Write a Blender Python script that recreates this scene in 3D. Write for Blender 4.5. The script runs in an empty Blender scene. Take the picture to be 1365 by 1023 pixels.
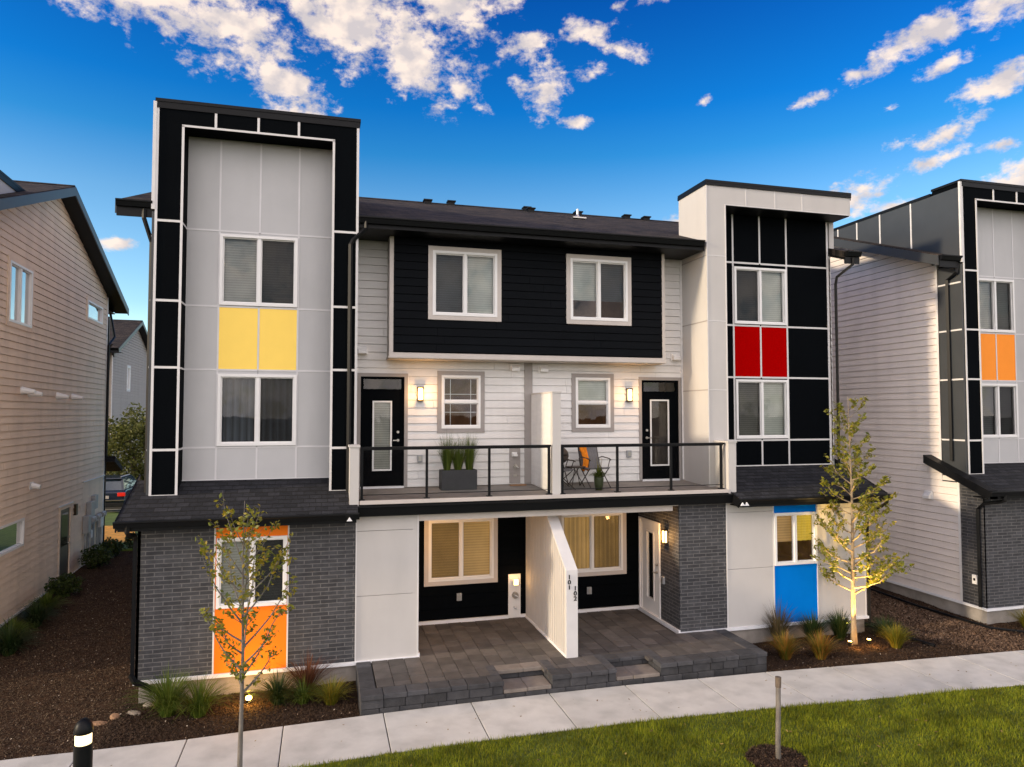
import bpy, math, random
import numpy as np
from mathutils import Vector, Matrix
random.seed(7); rng=np.random.default_rng(7)
S=bpy.context.scene; col=S.collection
R=math.radians
# ------------------------------------------------ camera, sky, sun, exposure
cam=bpy.data.cameras.new('camera'); co=bpy.data.objects.new('camera',cam); col.objects.link(co); S.camera=co
cam.sensor_width=36; cam.lens=935/1365*36; cam.clip_end=2000
co.location=(0,-13.8,4.7); co.rotation_euler=(R(90+2.419),0,R(-15.1))
S.view_settings.view_transform='Standard'; S.view_settings.look='None'; S.view_settings.exposure=.68; S.view_settings.gamma=1
SUND=Vector((-.965,-.10,.27)).normalized()      # towards the sun
W=bpy.data.worlds.new('World'); S.world=W; W.use_nodes=True
def build_world():
    nt=W.node_tree; nt.nodes.clear(); N=nt.nodes.new; L=nt.links.new
    out=N('ShaderNodeOutputWorld'); bg=N('ShaderNodeBackground'); bg.inputs[1].default_value=0.12
    sky=N('ShaderNodeTexSky'); sky.sky_type='NISHITA'; sky.sun_disc=False
    sky.sun_elevation=math.asin(SUND.z); sky.sun_rotation=math.atan2(SUND.x,SUND.y); sky.dust_density=.6; sky.ozone_density=3; sky.air_density=1
    tc=N('ShaderNodeTexCoord'); sep=N('ShaderNodeSeparateXYZ'); L(tc.outputs['Generated'],sep.inputs[0])
    def m(op,a,b=None,c=None,clamp=False):
        n=N('ShaderNodeMath'); n.operation=op; n.use_clamp=clamp
        for i,v in enumerate((a,b,c)):
            if v is None: continue
            if isinstance(v,(int,float)): n.inputs[i].default_value=v
            else: L(v,n.inputs[i])
        return n.outputs[0]
    X,Y,Z=sep.outputs
    az=m('ARCTAN2',X,Y); el=m('ARCSINE',Z)
    cmb=N('ShaderNodeCombineXYZ'); L(az,cmb.inputs[0]); L(el,cmb.inputs[1])
    # measured positions of the clouds: azimuth, elevation, half widths, tilt (degrees)
    blobs=CLOUDS
    acc=None
    for (a,e,sa,se,ti,st) in blobs:
        mp=N('ShaderNodeMapping'); mp.vector_type='TEXTURE'
        mp.inputs['Location'].default_value=(R(a),R(e),0); mp.inputs['Rotation'].default_value=(0,0,R(ti)); mp.inputs['Scale'].default_value=(R(sa),R(se),1)
        L(cmb.outputs[0],mp.inputs[0])
        g=N('ShaderNodeTexGradient'); g.gradient_type='SPHERICAL'; L(mp.outputs[0],g.inputs[0])
        v=m('MULTIPLY',g.outputs['Fac'],st)
        acc=v if acc is None else m('MAXIMUM',acc,v)
    # added fill light: unseen bright cloud behind the viewpoint, brightens the facades
    back=m('MULTIPLY',m('SMOOTH_MIN',m('MAXIMUM',m('MULTIPLY_ADD',Y,-1.3,.38),0),1.0,.1),.70)
    acc=m('MAXIMUM',acc,back)
    mp=N('ShaderNodeMapping'); mp.inputs['Scale'].default_value=(1,1.5,1); L(cmb.outputs[0],mp.inputs[0])
    n1=N('ShaderNodeTexNoise'); n1.inputs['Scale'].default_value=21; n1.inputs['Detail'].default_value=8; n1.inputs['Roughness'].default_value=.66; n1.inputs['Distortion'].default_value=.1; L(mp.outputs[0],n1.inputs[0])
    n3=N('ShaderNodeTexNoise'); n3.inputs['Scale'].default_value=62; n3.inputs['Detail'].default_value=5; n3.inputs['Roughness'].default_value=.6; L(mp.outputs[0],n3.inputs[0])
    nn=m('ADD',m('MULTIPLY',m('SUBTRACT',n1.outputs[0],.5),4.4),m('MULTIPLY',m('SUBTRACT',n3.outputs[0],.5),1.6))
    dens=m('ADD',m('MULTIPLY',acc,2.0),m('SUBTRACT',nn,.70))
    pres=m('MULTIPLY',acc,9.0,clamp=True)
    mr=N('ShaderNodeMapRange'); mr.interpolation_type='SMOOTHSTEP'; L(dens,mr.inputs[0]); mr.inputs[1].default_value=-.16; mr.inputs[2].default_value=1.0
    fac=m('MULTIPLY',m('MULTIPLY',mr.outputs[0],pres),.96)
    n2=N('ShaderNodeTexNoise'); n2.inputs['Scale'].default_value=24; n2.inputs['Detail'].default_value=6
    mp2=N('ShaderNodeMapping'); mp2.inputs['Location'].default_value=(.0,-.018,0); mp2.inputs['Scale'].default_value=(1,1.5,1); L(cmb.outputs[0],mp2.inputs[0]); L(mp2.outputs[0],n2.inputs[0])
    cr=N('ShaderNodeValToRGB'); cr.color_ramp.elements[0].position=.40; cr.color_ramp.elements[0].color=(3.7,3.35,3.35,1)
    cr.color_ramp.elements[1].position=.58; cr.color_ramp.elements[1].color=(5.7,4.8,4.15,1); L(n2.outputs[0],cr.inputs[0])
    # clear air: deep blue overhead, pale at the horizon
    tint=N('ShaderNodeValToRGB'); e=tint.color_ramp.elements
    e[0].position=0; e[0].color=SKYT[0]; e[1].position=.62; e[1].color=SKYT[3]
    a=e.new(.14); a.color=SKYT[1]; b=e.new(.345); b.color=SKYT[2]; c_=e.new(.275); c_.color=(.70,1.08,1.22,1); d_=e.new(.40); d_.color=(.035,.63,1.17,1)
    L(m('MAXIMUM',Z,0),tint.inputs[0])
    mul=N('ShaderNodeMixRGB'); mul.blend_type='MULTIPLY'; mul.inputs[0].default_value=1; L(sky.outputs[0],mul.inputs[1]); L(tint.outputs[0],mul.inputs[2])
    mix=N('ShaderNodeMixRGB'); L(fac,mix.inputs[0]); L(mul.outputs[0],mix.inputs[1])
    fill_glow=N('ShaderNodeMixRGB'); fill_glow.blend_type='MULTIPLY'; fill_glow.inputs[0].default_value=1; L(cr.outputs[0],fill_glow.inputs[1])
    gb=N('ShaderNodeCombineXYZ'); bk=m('MAXIMUM',m('MULTIPLY_ADD',Y,-1.1,.4),0,clamp=True)  # boosts the added clouds behind the viewpoint for more fill
    for i,k in enumerate((1.95,2.05,2.20)): L(m('MULTIPLY_ADD',bk,k,1.0),gb.inputs[i])
    L(gb.outputs[0],fill_glow.inputs[2]); L(fill_glow.outputs[0],mix.inputs[2])
    L(mix.outputs[0],bg.inputs[0]); L(bg.outputs[0],out.inputs[0])
SKYT=[(2.9,2.5,2.1,1),(1.25,1.42,1.42,1),(.16,.80,1.16,1),(.0005,.17,.80,1)]
CLOUDS=[ # az, el, half-az, half-el, tilt, strength
 (-13,29.0,11,4.6,-16,1.0),(-7,27.5,9,4.6,-26,1.0),(-3.5,24.6,6.5,2.9,-24,.95),(2,29.5,11,5.2,-14,1.1),(7.0,27.2,7.5,4.2,-24,1.05),(9.5,31,8,3.6,-10,1.0),(10.5,25.4,4.2,1.8,-20,.85),(-2.2,22.9,4.4,1.5,-8,.8),(-17.6,27.6,3.8,1.8,-10,.7),(-1,33,14,4,0,1.1),
 (16.4,28.1,3.8,1.7,6,.95),(21.6,28.9,3.6,1.5,0,.95),(24.2,27.6,3.2,1.2,-18,.85),(18.0,25.3,3.2,2.5,60,.95),(21.8,26.3,2.6,1.1,0,.8),(20.4,22.7,1.9,.7,0,.85),(14.6,31,2.4,1.2,0,.85),(16.2,25.6,1.8,.9,0,.7),(23.6,30.4,1.6,.7,0,.7),(-4,21.6,2.6,.8,10,.7),(12.6,23.8,1.6,.7,0,.75),(38.5,22.6,2.6,.6,10,.65),(44.6,21.4,2.6,.6,14,.65),(-19.5,29.0,3.2,1.2,0,.7),(27,31,5,.9,4,.6),
 (46.3,25.3,6.4,1.9,14,1.0),(50.6,26.0,4.6,1.9,10,1.0),(42.4,23.7,3.2,1.0,8,.85),(47.4,23.3,3.6,.8,16,.75),(50.6,21.4,3.8,1.5,14,1.0),(47.5,18.9,4.2,1.1,16,.95),(46.4,17.3,3.6,.9,8,.9),(50.2,17.6,2.6,.7,0,.7),(44.4,18.8,2.0,.7,10,.6),(51.4,15.2,4.6,2.0,22,1.1),(48.2,13.6,4,1.2,0,.9),
 (29.5,14.6,4.6,1.5,4,1.0),(41.6,15.6,3.6,1.9,20,1.0),(43.4,14.6,3.2,1.3,0,.8),(-14.6,12.0,2.0,.75,4,.95),(30.5,23.5,1.3,.5,20,.6)]
build_world()
sl=bpy.data.lights.new('sun','SUN'); sl.energy=2.7; sl.angle=R(4); sl.color=(1,.80,.56)
so=bpy.data.objects.new('sun',sl); col.objects.link(so); so.rotation_euler=(-SUND).to_track_quat('-Z','Y').to_euler(); so.location=(-30,-10,20)

# ------------------------------------------------ materials
def mat(name,c,rough=.6,var=0.,vscale=3.,bump=0.,bscale=40.,metal=0.,island=0.,spec=.5,emit=None,estr=0,stretch=(1,1,1),dirt=0.):
    m=bpy.data.materials.new(name); m.use_nodes=True; nt=m.node_tree; b=nt.nodes['Principled BSDF']; N=nt.nodes.new; L=nt.links.new
    b.inputs['Roughness'].default_value=rough; b.inputs['Metallic'].default_value=metal; b.inputs['Specular IOR Level'].default_value=spec
    c4=(*c,1)
    tc=N('ShaderNodeTexCoord'); mp=N('ShaderNodeMapping'); mp.inputs['Scale'].default_value=stretch; L(tc.outputs['Object'],mp.inputs[0])
    n=N('ShaderNodeTexNoise'); n.inputs['Scale'].default_value=vscale; n.inputs['Detail'].default_value=6; n.inputs['Roughness'].default_value=.6; L(mp.outputs[0],n.inputs[0])
    mr=N('ShaderNodeMapRange'); mr.inputs[1].default_value=.3; mr.inputs[2].default_value=.7; mr.inputs[3].default_value=1-var; mr.inputs[4].default_value=1+var; L(n.outputs[0],mr.inputs[0])
    f=mr.outputs[0]
    if island:
        g=N('ShaderNodeNewGeometry'); m2=N('ShaderNodeMapRange'); m2.inputs[3].default_value=1-island; m2.inputs[4].default_value=1+island; L(g.outputs['Random Per Island'],m2.inputs[0])
        mm=N('ShaderNodeMath'); mm.operation='MULTIPLY'; L(f,mm.inputs[0]); L(m2.outputs[0],mm.inputs[1]); f=mm.outputs[0]
    if dirt:
        n4=N('ShaderNodeTexNoise'); n4.inputs['Scale'].default_value=1.0; n4.inputs['Detail'].default_value=5; mp4=N('ShaderNodeMapping'); mp4.inputs['Scale'].default_value=(2.2,2.2,.35); L(tc.outputs['Object'],mp4.inputs[0]); L(mp4.outputs[0],n4.inputs[0])
        m4=N('ShaderNodeMapRange'); m4.inputs[1].default_value=.45; m4.inputs[2].default_value=.75; m4.inputs[3].default_value=1; m4.inputs[4].default_value=1-dirt; L(n4.outputs[0],m4.inputs[0])
        m5=N('ShaderNodeMath'); m5.operation='MULTIPLY'; L(f,m5.inputs[0]); L(m4.outputs[0],m5.inputs[1]); f=m5.outputs[0]
    mx=N('ShaderNodeVectorMath'); mx.operation='SCALE'; mx.inputs[0].default_value=c; L(f,mx.inputs['Scale']); L(mx.outputs[0],b.inputs['Base Color'])
    if bump:
        n2=N('ShaderNodeTexNoise'); n2.inputs['Scale'].default_value=bscale; n2.inputs['Detail'].default_value=4; L(mp.outputs[0],n2.inputs[0])
        bp=N('ShaderNodeBump'); bp.inputs['Strength'].default_value=bump; bp.inputs['Distance'].default_value=.01; L(n2.outputs[0],bp.inputs['Height']); L(bp.outputs[0],b.inputs['Normal'])
    if emit: b.inputs['Emission Color'].default_value=(*emit,1); b.inputs['Emission Strength'].default_value=estr
    return m
def brickmat(name,c1,c2,mortar,bw,bh,ms,axis='X',rough=.8,bump=.6,off=.5,vscale=6,slope=False,vr=.28):
    m=bpy.data.materials.new(name); m.use_nodes=True; nt=m.node_tree; b=nt.nodes['Principled BSDF']; N=nt.nodes.new; L=nt.links.new
    b.inputs['Roughness'].default_value=rough; b.inputs['Specular IOR Level'].default_value=.3
    tc=N('ShaderNodeTexCoord'); sp=N('ShaderNodeSeparateXYZ'); L(tc.outputs['Object'],sp.inputs[0]); cb=N('ShaderNodeCombineXYZ')
    L(sp.outputs[0 if axis in('X','R') else 1],cb.inputs[0]); L(sp.outputs[1 if axis=='R' else 2],cb.inputs[1])
    bt=N('ShaderNodeTexBrick'); L(cb.outputs[0],bt.inputs[0]); bt.offset=off
    for k,v in (('Color1',(*c1,1)),('Color2',(*c2,1)),('Mortar',(*mortar,1)),('Scale',1),('Mortar Size',ms),('Mortar Smooth',.15),('Brick Width',bw),('Row Height',bh),('Bias',0)): bt.inputs[k].default_value=v
    n=N('ShaderNodeTexNoise'); n.inputs['Scale'].default_value=vscale; n.inputs['Detail'].default_value=7; n.inputs['Roughness'].default_value=.7; L(tc.outputs['Object'],n.inputs[0])
    mr=N('ShaderNodeMapRange'); mr.inputs[1].default_value=.3; mr.inputs[2].default_value=.7; mr.inputs[3].default_value=1-vr; mr.inputs[4].default_value=1+vr; L(n.outputs[0],mr.inputs[0])
    vm=N('ShaderNodeVectorMath'); vm.operation='SCALE'; L(bt.outputs['Color'],vm.inputs[0]); L(mr.outputs[0],vm.inputs['Scale']); L(vm.outputs[0],b.inputs['Base Color'])
    n2=N('ShaderNodeTexNoise'); n2.inputs['Scale'].default_value=45; n2.inputs['Detail'].default_value=4; L(tc.outputs['Object'],n2.inputs[0])
    hh=N('ShaderNodeMath'); hh.operation='MULTIPLY_ADD'; hh.inputs[1].default_value=-1.; L(bt.outputs['Fac'],hh.inputs[0]); 
    h2=N('ShaderNodeMath'); h2.operation='MULTIPLY'; h2.inputs[1].default_value=.5; L(n2.outputs[0],h2.inputs[0]); L(h2.outputs[0],hh.inputs[2])
    bp=N('ShaderNodeBump'); bp.inputs['Strength'].default_value=bump; bp.inputs['Distance'].default_value=.012; L(hh.outputs[0],bp.inputs['Height']); L(bp.outputs[0],b.inputs['Normal'])
    return m
def ramp_island(name,cols,rough=.6,trans=0.,spec=.3,patch=0.):
    m=bpy.data.materials.new(name); m.use_nodes=True; nt=m.node_tree; b=nt.nodes['Principled BSDF']; N=nt.nodes.new; L=nt.links.new
    b.inputs['Roughness'].default_value=rough; b.inputs['Specular IOR Level'].default_value=spec
    g=N('ShaderNodeNewGeometry'); cr=N('ShaderNodeValToRGB'); e=cr.color_ramp.elements
    e[0].color=(*cols[0],1); e[1].color=(*cols[-1],1)
    for i,c in enumerate(cols[1:-1]): x=e.new((i+1)/(len(cols)-1)); x.color=(*c,1)
    L(g.outputs['Random Per Island'],cr.inputs[0])
    if patch:   # broad patches of lusher and thinner growth
        tc=N('ShaderNodeTexCoord'); n=N('ShaderNodeTexNoise'); n.inputs['Scale'].default_value=2.2; n.inputs['Detail'].default_value=5; n.inputs['Roughness'].default_value=.65; L(tc.outputs['Object'],n.inputs[0])
        mr=N('ShaderNodeMapRange'); mr.inputs[1].default_value=.35; mr.inputs[2].default_value=.65; mr.inputs[3].default_value=1-patch; mr.inputs[4].default_value=1+patch; L(n.outputs[0],mr.inputs[0])
        vm=N('ShaderNodeVectorMath'); vm.operation='SCALE'; L(cr.outputs[0],vm.inputs[0]); L(mr.outputs[0],vm.inputs['Scale']); cr=vm
    L(cr.outputs[0],b.inputs['Base Color'])
    if trans:
        t=N('ShaderNodeBsdfTranslucent'); L(cr.outputs[0],t.inputs[0]); mx=N('ShaderNodeMixShader'); mx.inputs[0].default_value=trans
        L(b.outputs[0],mx.inputs[1]); L(t.outputs[0],mx.inputs[2]); L(mx.outputs[0],nt.nodes['Material Output'].inputs[0])
    return m
def glassmat(name,tint=(1,1,1),boost=1.0,base=.03):
    m=bpy.data.materials.new(name); m.use_nodes=True; nt=m.node_tree; nt.nodes.clear(); N=nt.nodes.new; L=nt.links.new
    o=N('ShaderNodeOutputMaterial'); t=N('ShaderNodeBsdfTransparent'); t.inputs[0].default_value=(*tint,1); g=N('ShaderNodeBsdfGlossy'); g.inputs['Roughness'].default_value=.02
    f=N('ShaderNodeFresnel'); f.inputs[0].default_value=1.5; ma=N('ShaderNodeMath'); ma.operation='MULTIPLY_ADD'; ma.inputs[1].default_value=boost; ma.inputs[2].default_value=base; ma.use_clamp=True; L(f.outputs[0],ma.inputs[0])
    n=N('ShaderNodeTexNoise'); n.inputs['Scale'].default_value=1.5; tc=N('ShaderNodeTexCoord'); L(tc.outputs['Object'],n.inputs[0]); bp=N('ShaderNodeBump'); bp.inputs['Strength'].default_value=.06; bp.inputs['Distance'].default_value=.05; L(n.outputs[0],bp.inputs['Height']); L(bp.outputs[0],g.inputs['Normal'])
    x=N('ShaderNodeMixShader'); L(ma.outputs[0],x.inputs[0]); L(t.outputs[0],x.inputs[1]); L(g.outputs[0],x.inputs[2]); L(x.outputs[0],o.inputs[0]); return m
def blindmat(name,c,period=.05,contrast=.35,vertical=False,emit=None,estr=0):
    m=bpy.data.materials.new(name); m.use_nodes=True; nt=m.node_tree; b=nt.nodes['Principled BSDF']; N=nt.nodes.new; L=nt.links.new
    b.inputs['Roughness'].default_value=.6
    tc=N('ShaderNodeTexCoord'); sp=N('ShaderNodeSeparateXYZ'); L(tc.outputs['Object'],sp.inputs[0])
    s=N('ShaderNodeMath'); s.operation='MULTIPLY'; s.inputs[1].default_value=1/period
    if vertical: 
        a=N('ShaderNodeMath'); a.operation='ADD'; L(sp.outputs[0],a.inputs[0]); L(sp.outputs[1],a.inputs[1]); L(a.outputs[0],s.inputs[0])
    else: L(sp.outputs[2],s.inputs[0])
    fr=N('ShaderNodeMath'); fr.operation='PINGPONG'; fr.inputs[1].default_value=.5; L(s.outputs[0],fr.inputs[0])
    n=N('ShaderNodeTexNoise'); n.inputs['Scale'].default_value=1.8; n.inputs['Detail'].default_value=3; L(tc.outputs['Object'],n.inputs[0])
    mr=N('ShaderNodeMapRange'); mr.inputs[1].default_value=0; mr.inputs[2].default_value=.5; mr.inputs[3].default_value=1-contrast; mr.inputs[4].default_value=1; L(fr.outputs[0],mr.inputs[0])
    m2=N('ShaderNodeMapRange'); m2.inputs[1].default_value=.3; m2.inputs[2].default_value=.7; m2.inputs[3].default_value=.8; m2.inputs[4].default_value=1.15; L(n.outputs[0],m2.inputs[0])
    mm=N('ShaderNodeMath'); mm.operation='MULTIPLY'; L(mr.outputs[0],mm.inputs[0]); L(m2.outputs[0],mm.inputs[1])
    v=N('ShaderNodeVectorMath'); v.operation='SCALE'; v.inputs[0].default_value=c; L(mm.outputs[0],v.inputs['Scale']); L(v.outputs[0],b.inputs['Base Color'])
    if emit:
        v2=N('ShaderNodeVectorMath'); v2.operation='SCALE'; v2.inputs[0].default_value=emit; L(mm.outputs[0],v2.inputs['Scale']); L(v2.outputs[0],b.inputs['Emission Color']); b.inputs['Emission Strength'].default_value=estr
    return m
def screenmat(name,a=.5,c=(.02,.02,.02)):
    m=bpy.data.materials.new(name); m.use_nodes=True; nt=m.node_tree; nt.nodes.clear(); N=nt.nodes.new; L=nt.links.new
    o=N('ShaderNodeOutputMaterial'); t=N('ShaderNodeBsdfTransparent'); d=N('ShaderNodeBsdfDiffuse'); d.inputs[0].default_value=(*c,1); x=N('ShaderNodeMixShader'); x.inputs[0].default_value=a
    L(t.outputs[0],x.inputs[1]); L(d.outputs[0],x.inputs[2]); L(x.outputs[0],o.inputs[0]); return m
M={}
M['siding']=mat('light lap siding',(.70,.685,.67),.75,var=.05,vscale=2,bump=.25,bscale=30,island=.025,stretch=(1,1,6),dirt=.10)
M['siding_side']=mat('side wall lap siding',(.74,.675,.63),.75,var=.05,vscale=2,bump=.25,bscale=30,island=.03,stretch=(1,1,6),dirt=.12)
M['siding_left']=mat('beige lap siding',(.74,.58,.44),.75,var=.05,vscale=2,bump=.25,bscale=30,island=.03,stretch=(1,1,6),dirt=.14)
M['siding_far']=mat('grey beige lap siding',(.42,.36,.31),.8,var=.05,bump=.2,island=.03,stretch=(1,1,6),dirt=.1)
M['siding_black']=mat('black lap siding',(.0026,.0036,.0052),.8,var=.12,vscale=2,bump=.2,bscale=30,island=.08,spec=.10)
M['panel']=mat('pale grey fibre cement',(.46,.46,.465),.7,var=.04,vscale=1.2,island=.015,dirt=.06)
M['cream']=mat('cream fibre cement',(.48,.462,.445),.7,var=.035,vscale=1.2,island=.015,dirt=.07)
M['black']=mat('black fibre cement',(.0016,.0024,.0034),.8,var=.1,vscale=1.5,spec=.035)
M['black_side']=mat('black metal side panel',(.040,.044,.048),.45,var=.1,vscale=1.5,spec=.4)
M['metal_black']=mat('black painted metal',(.0045,.005,.006),.45,var=.1,vscale=4,spec=.16)
M['joint']=mat('pale joint trim',(.60,.585,.58),.5,var=.05)
M['joint_soft']=mat('panel reveal trim',(.60,.59,.60),.5,var=.05)
M['beige']=mat('beige timber trim',(.50,.455,.42),.7,var=.06,vscale=3,bump=.1)
M['grey_trim']=mat('taupe trim',(.30,.275,.26),.7,var=.06)
M['white']=mat('white vinyl',(.74,.73,.72),.4,var=.02)
M['flash']=mat('white base flashing',(.72,.72,.74),.35,var=.06,metal=.0)
M['concrete']=mat('foundation concrete',(.30,.27,.24),.9,var=.2,vscale=3,bump=.4,bscale=25,dirt=.3)
M['walk']=mat('broom finished concrete',(.50,.485,.455),.85,var=.10,vscale=1.6,bump=.35,bscale=90,island=.06,dirt=.24)
M['groove']=mat('dark joint',(.05,.045,.04),.9)
M['brick']=brickmat('charcoal brick',(.036,.037,.041),(.060,.061,.066),(.115,.112,.112),.30,.075,.009)
M['brick_y']=brickmat('charcoal brick return',(.036,.037,.041),(.060,.061,.066),(.115,.112,.112),.30,.075,.009,axis='Y')
M['shingle']=brickmat('asphalt shingles',(.008,.009,.012),(.022,.023,.028),(.004,.004,.005),.22,.058,.006,rough=.95,bump=1.0,axis='X',vscale=12,vr=.45)
M['shingle_brown']=brickmat('weathered asphalt shingles',(.008,.007,.006),(.060,.044,.034),(.006,.005,.004),.34,.13,.012,rough=.95,bump=1.0,vscale=22,vr=.8,axis='R')
M['yellow']=mat('yellow panel',(.97,.68,.14),.65,var=.02,spec=.2)
M['orange']=mat('orange panel',(.88,.20,.010),.65,var=.02,spec=.15)
M['orange_pale']=mat('light orange panel',(.95,.30,.035),.65,var=.02,spec=.15)
M['red']=mat('red panel',(.345,.0005,.0008),.8,var=.03,spec=.0)
M['blue']=mat('blue panel',(.0006,.165,.60),.7,var=.03,spec=.02)
M['glass']=glassmat('window glass',(.92,.95,.95),.8,.015)
M['glass_mirror']=glassmat('bright reflecting glass',(.5,.55,.6),1.5,.45)
M['screen']=screenmat('insect screen',.42)
M['blind']=blindmat('white blind',(.42,.41,.36),.05,.35)
M['blind_bright']=blindmat('bright white blind',(.56,.58,.52),.05,.25)
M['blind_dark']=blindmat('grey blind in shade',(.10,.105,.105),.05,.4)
M['blind_blue']=blindmat('cool grey blind',(.24,.26,.28),.05,.3)
M['curtain']=blindmat('blue grey curtain',(.085,.10,.12),.13,.75,vertical=True)
M['blind_warm']=blindmat('lamplit blind',(.26,.19,.11),.06,.3,emit=(.52,.27,.07),estr=.34)
M['curtain_warm']=blindmat('lamplit curtain',(.26,.19,.11),.11,.4,vertical=True,emit=(.52,.28,.075),estr=.32)
M['curtain_amber']=blindmat('amber lamplit blind',(.30,.22,.06),.06,.2,emit=(.60,.38,.03),estr=.5)
M['room']=mat('dim room',(.045,.032,.024),.9,var=.35,vscale=1.5)
M['room_warm']=mat('lamplit room',(.10,.055,.03),.9,var=.7,vscale=2.,emit=(.30,.12,.04),estr=.05)
M['lampglass']=mat('lit lamp glass',(.9,.8,.6),.4,emit=(1,.62,.22),estr=3.2)
M['lampglass_soft']=mat('softly lit lamp glass',(.9,.85,.6),.4,emit=(1,.74,.38),estr=1.5)
M['lampmetal']=mat('brown lamp metal',(.05,.035,.02),.4,metal=.6)
M['steel']=mat('brushed steel',(.45,.43,.4),.3,metal=.9)
M['deckfloor']=mat('grey balcony vinyl',(.21,.19,.175),.85,var=.15,vscale=2.5,dirt=.3)
M['plastic']=mat('grey plastic',(.30,.31,.32),.5,var=.1)
M['soil']=mat('dark soil',(.040,.024,.015),.95,var=.55,vscale=5,bump=1.,bscale=22)
M['grey_door']=mat('bronze door',(.035,.025,.018),.5)

# ------------------------------------------------ mesh helpers
class Fr:   # frame on a wall: u along, d outward, z up
    def __init__(s,o,u,n): s.o=Vector(o); s.u=Vector(u); s.n=Vector(n)
    def __call__(s,u,d,z): return s.o+s.u*u+s.n*d+Vector((0,0,z))
FRONT=Fr((0,0,0),(1,0,0),(0,-1,0))       # u = X, d = -Y
def front(Y): return Fr((0,Y,0),(1,0,0),(0,-1,0))
def side(X,sgn): return Fr((X,0,0),(0,1,0),(sgn,0,0))   # u = Y
class MB:
    def __init__(s,fr=None): s.v=[]; s.f=[]; s.fr=fr or FRONT; s.cuts=[]
    def cut(s): s.cuts.append((len(s.v),len(s.f))); return s   # what follows is a part of its own
    def hexa(s,p):
        i=len(s.v); s.v+=[tuple(q) for q in p]; s.f+=[(i,i+3,i+2,i+1),(i+4,i+5,i+6,i+7),(i,i+1,i+5,i+4),(i+1,i+2,i+6,i+5),(i+2,i+3,i+7,i+6),(i+3,i,i+4,i+7)]
    def box(s,u0,u1,d0,d1,z0,z1):
        F=s.fr; s.hexa([F(u0,d1,z0),F(u1,d1,z0),F(u1,d0,z0),F(u0,d0,z0),F(u0,d1,z1),F(u1,d1,z1),F(u1,d0,z1),F(u0,d0,z1)]); return s
    def quad(s,*p): i=len(s.v); s.v+=[tuple(q) for q in p]; s.f.append(tuple(range(i,i+len(p)))); return s
    def prism(s,pts,vec):   # polygon extruded
        i=len(s.v); n=len(pts); v=Vector(vec); s.v+=[tuple(p) for p in pts]+[tuple(Vector(p)+v) for p in pts]
        s.f.append(tuple(range(i,i+n))); s.f.append(tuple(range(i+2*n-1,i+n-1,-1)))
        for k in range(n): a=i+k; b=i+(k+1)%n; s.f.append((b,a,a+n,b+n))
        return s
    def tube(s,pts,r,n=6,caps=True):
        pts=[Vector(p) for p in pts]; k=len(pts); rs=r if isinstance(r,(list,tuple)) else [r]*k; base=len(s.v); up=None
        for j,p in enumerate(pts):
            t=(pts[min(j+1,k-1)]-pts[max(j-1,0)]); t=t.normalized() if t.length>1e-9 else Vector((0,0,1))
            if up is None: up=t.orthogonal().normalized()
            up=(up-t*up.dot(t)); up=up.normalized() if up.length>1e-6 else t.orthogonal().normalized(); w=t.cross(up)
            for a in range(n): q=2*math.pi*(a+.5)/n; s.v.append(tuple(p+(up*math.cos(q)+w*math.sin(q))*rs[j]))
        for j in range(k-1):
            for a in range(n): b=(a+1)%n; s.f.append((base+j*n+a,base+j*n+b,base+(j+1)*n+b,base+(j+1)*n+a))
        if caps: s.f.append(tuple(base+a for a in range(n-1,-1,-1))); s.f.append(tuple(base+(k-1)*n+a for a in range(n)))
        return s
    def lathe(s,c,prof,n=20):   # prof = [(r,z)]
        c=Vector(c); base=len(s.v); k=len(prof)
        for r,z in prof:
            for a in range(n): q=2*math.pi*a/n; s.v.append((c.x+r*math.cos(q),c.y+r*math.sin(q),c.z+z))
        for j in range(k-1):
            for a in range(n): b=(a+1)%n; s.f.append((base+j*n+a,base+j*n+b,base+(j+1)*n+b,base+(j+1)*n+a))
        s.f.append(tuple(base+a for a in range(n-1,-1,-1))); s.f.append(tuple(base+(k-1)*n+a for a in range(n))); return s
    def build(s,name,m,parent=None,smooth=False,bevel=0,label=None):
        if s.cuts:
            V,Fc=s.v,s.f; ed=[(0,0)]+[c for c in s.cuts]+[(len(V),len(Fc))]; s.cuts=[]; o=None
            for (a,b),(c,d) in zip(ed,ed[1:]):
                if d>b: s.v=V[a:c]; s.f=[tuple(i-a for i in f) for f in Fc[b:d]]; o=s.build(name,m,parent,smooth,bevel,label)
            return o
        me=bpy.data.meshes.new(name); me.from_pydata(s.v,[],s.f); me.materials.append(M[m] if isinstance(m,str) else m); me.update()
        if smooth: me.polygons.foreach_set('use_smooth',[True]*len(me.polygons))
        o=bpy.data.objects.new(name,me); col.objects.link(o)
        if parent: o.parent=parent
        if bevel:
            b=o.modifiers.new('bevel','BEVEL'); b.width=bevel; b.segments=2; b.limit_method='ANGLE'
        if label: o['label']=label
        return o
def empty(name,loc,label,cat,group=None,rz=0):
    o=bpy.data.objects.new(name,None); col.objects.link(o); o.location=loc; o.rotation_euler=(0,0,rz); o.empty_display_size=.2
    o['label']=label; o['category']=cat
    if group: o['group']=group
    return o
def tag(o,label,cat,group=None):
    o['label']=label; o['category']=cat
    if group: o['group']=group
    return o
def struct(o): o['kind']='structure'; return o
def split(a,b,cuts):   # complement of intervals
    out=[]; x=a
    for c0,c1 in sorted(cuts):
        if c1<=x or c0>=b: continue
        if c0>x: out.append((x,c0))
        x=max(x,c1)
    if x<b: out.append((x,b))
    return out
def bj(k,a,b):
    r=random.Random(k*7+int(a*10)); x=a+r.uniform(.6,3.6); o=[]
    while x<b-.4: o.append((x,x+.004)); x+=3.6
    return o
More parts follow.
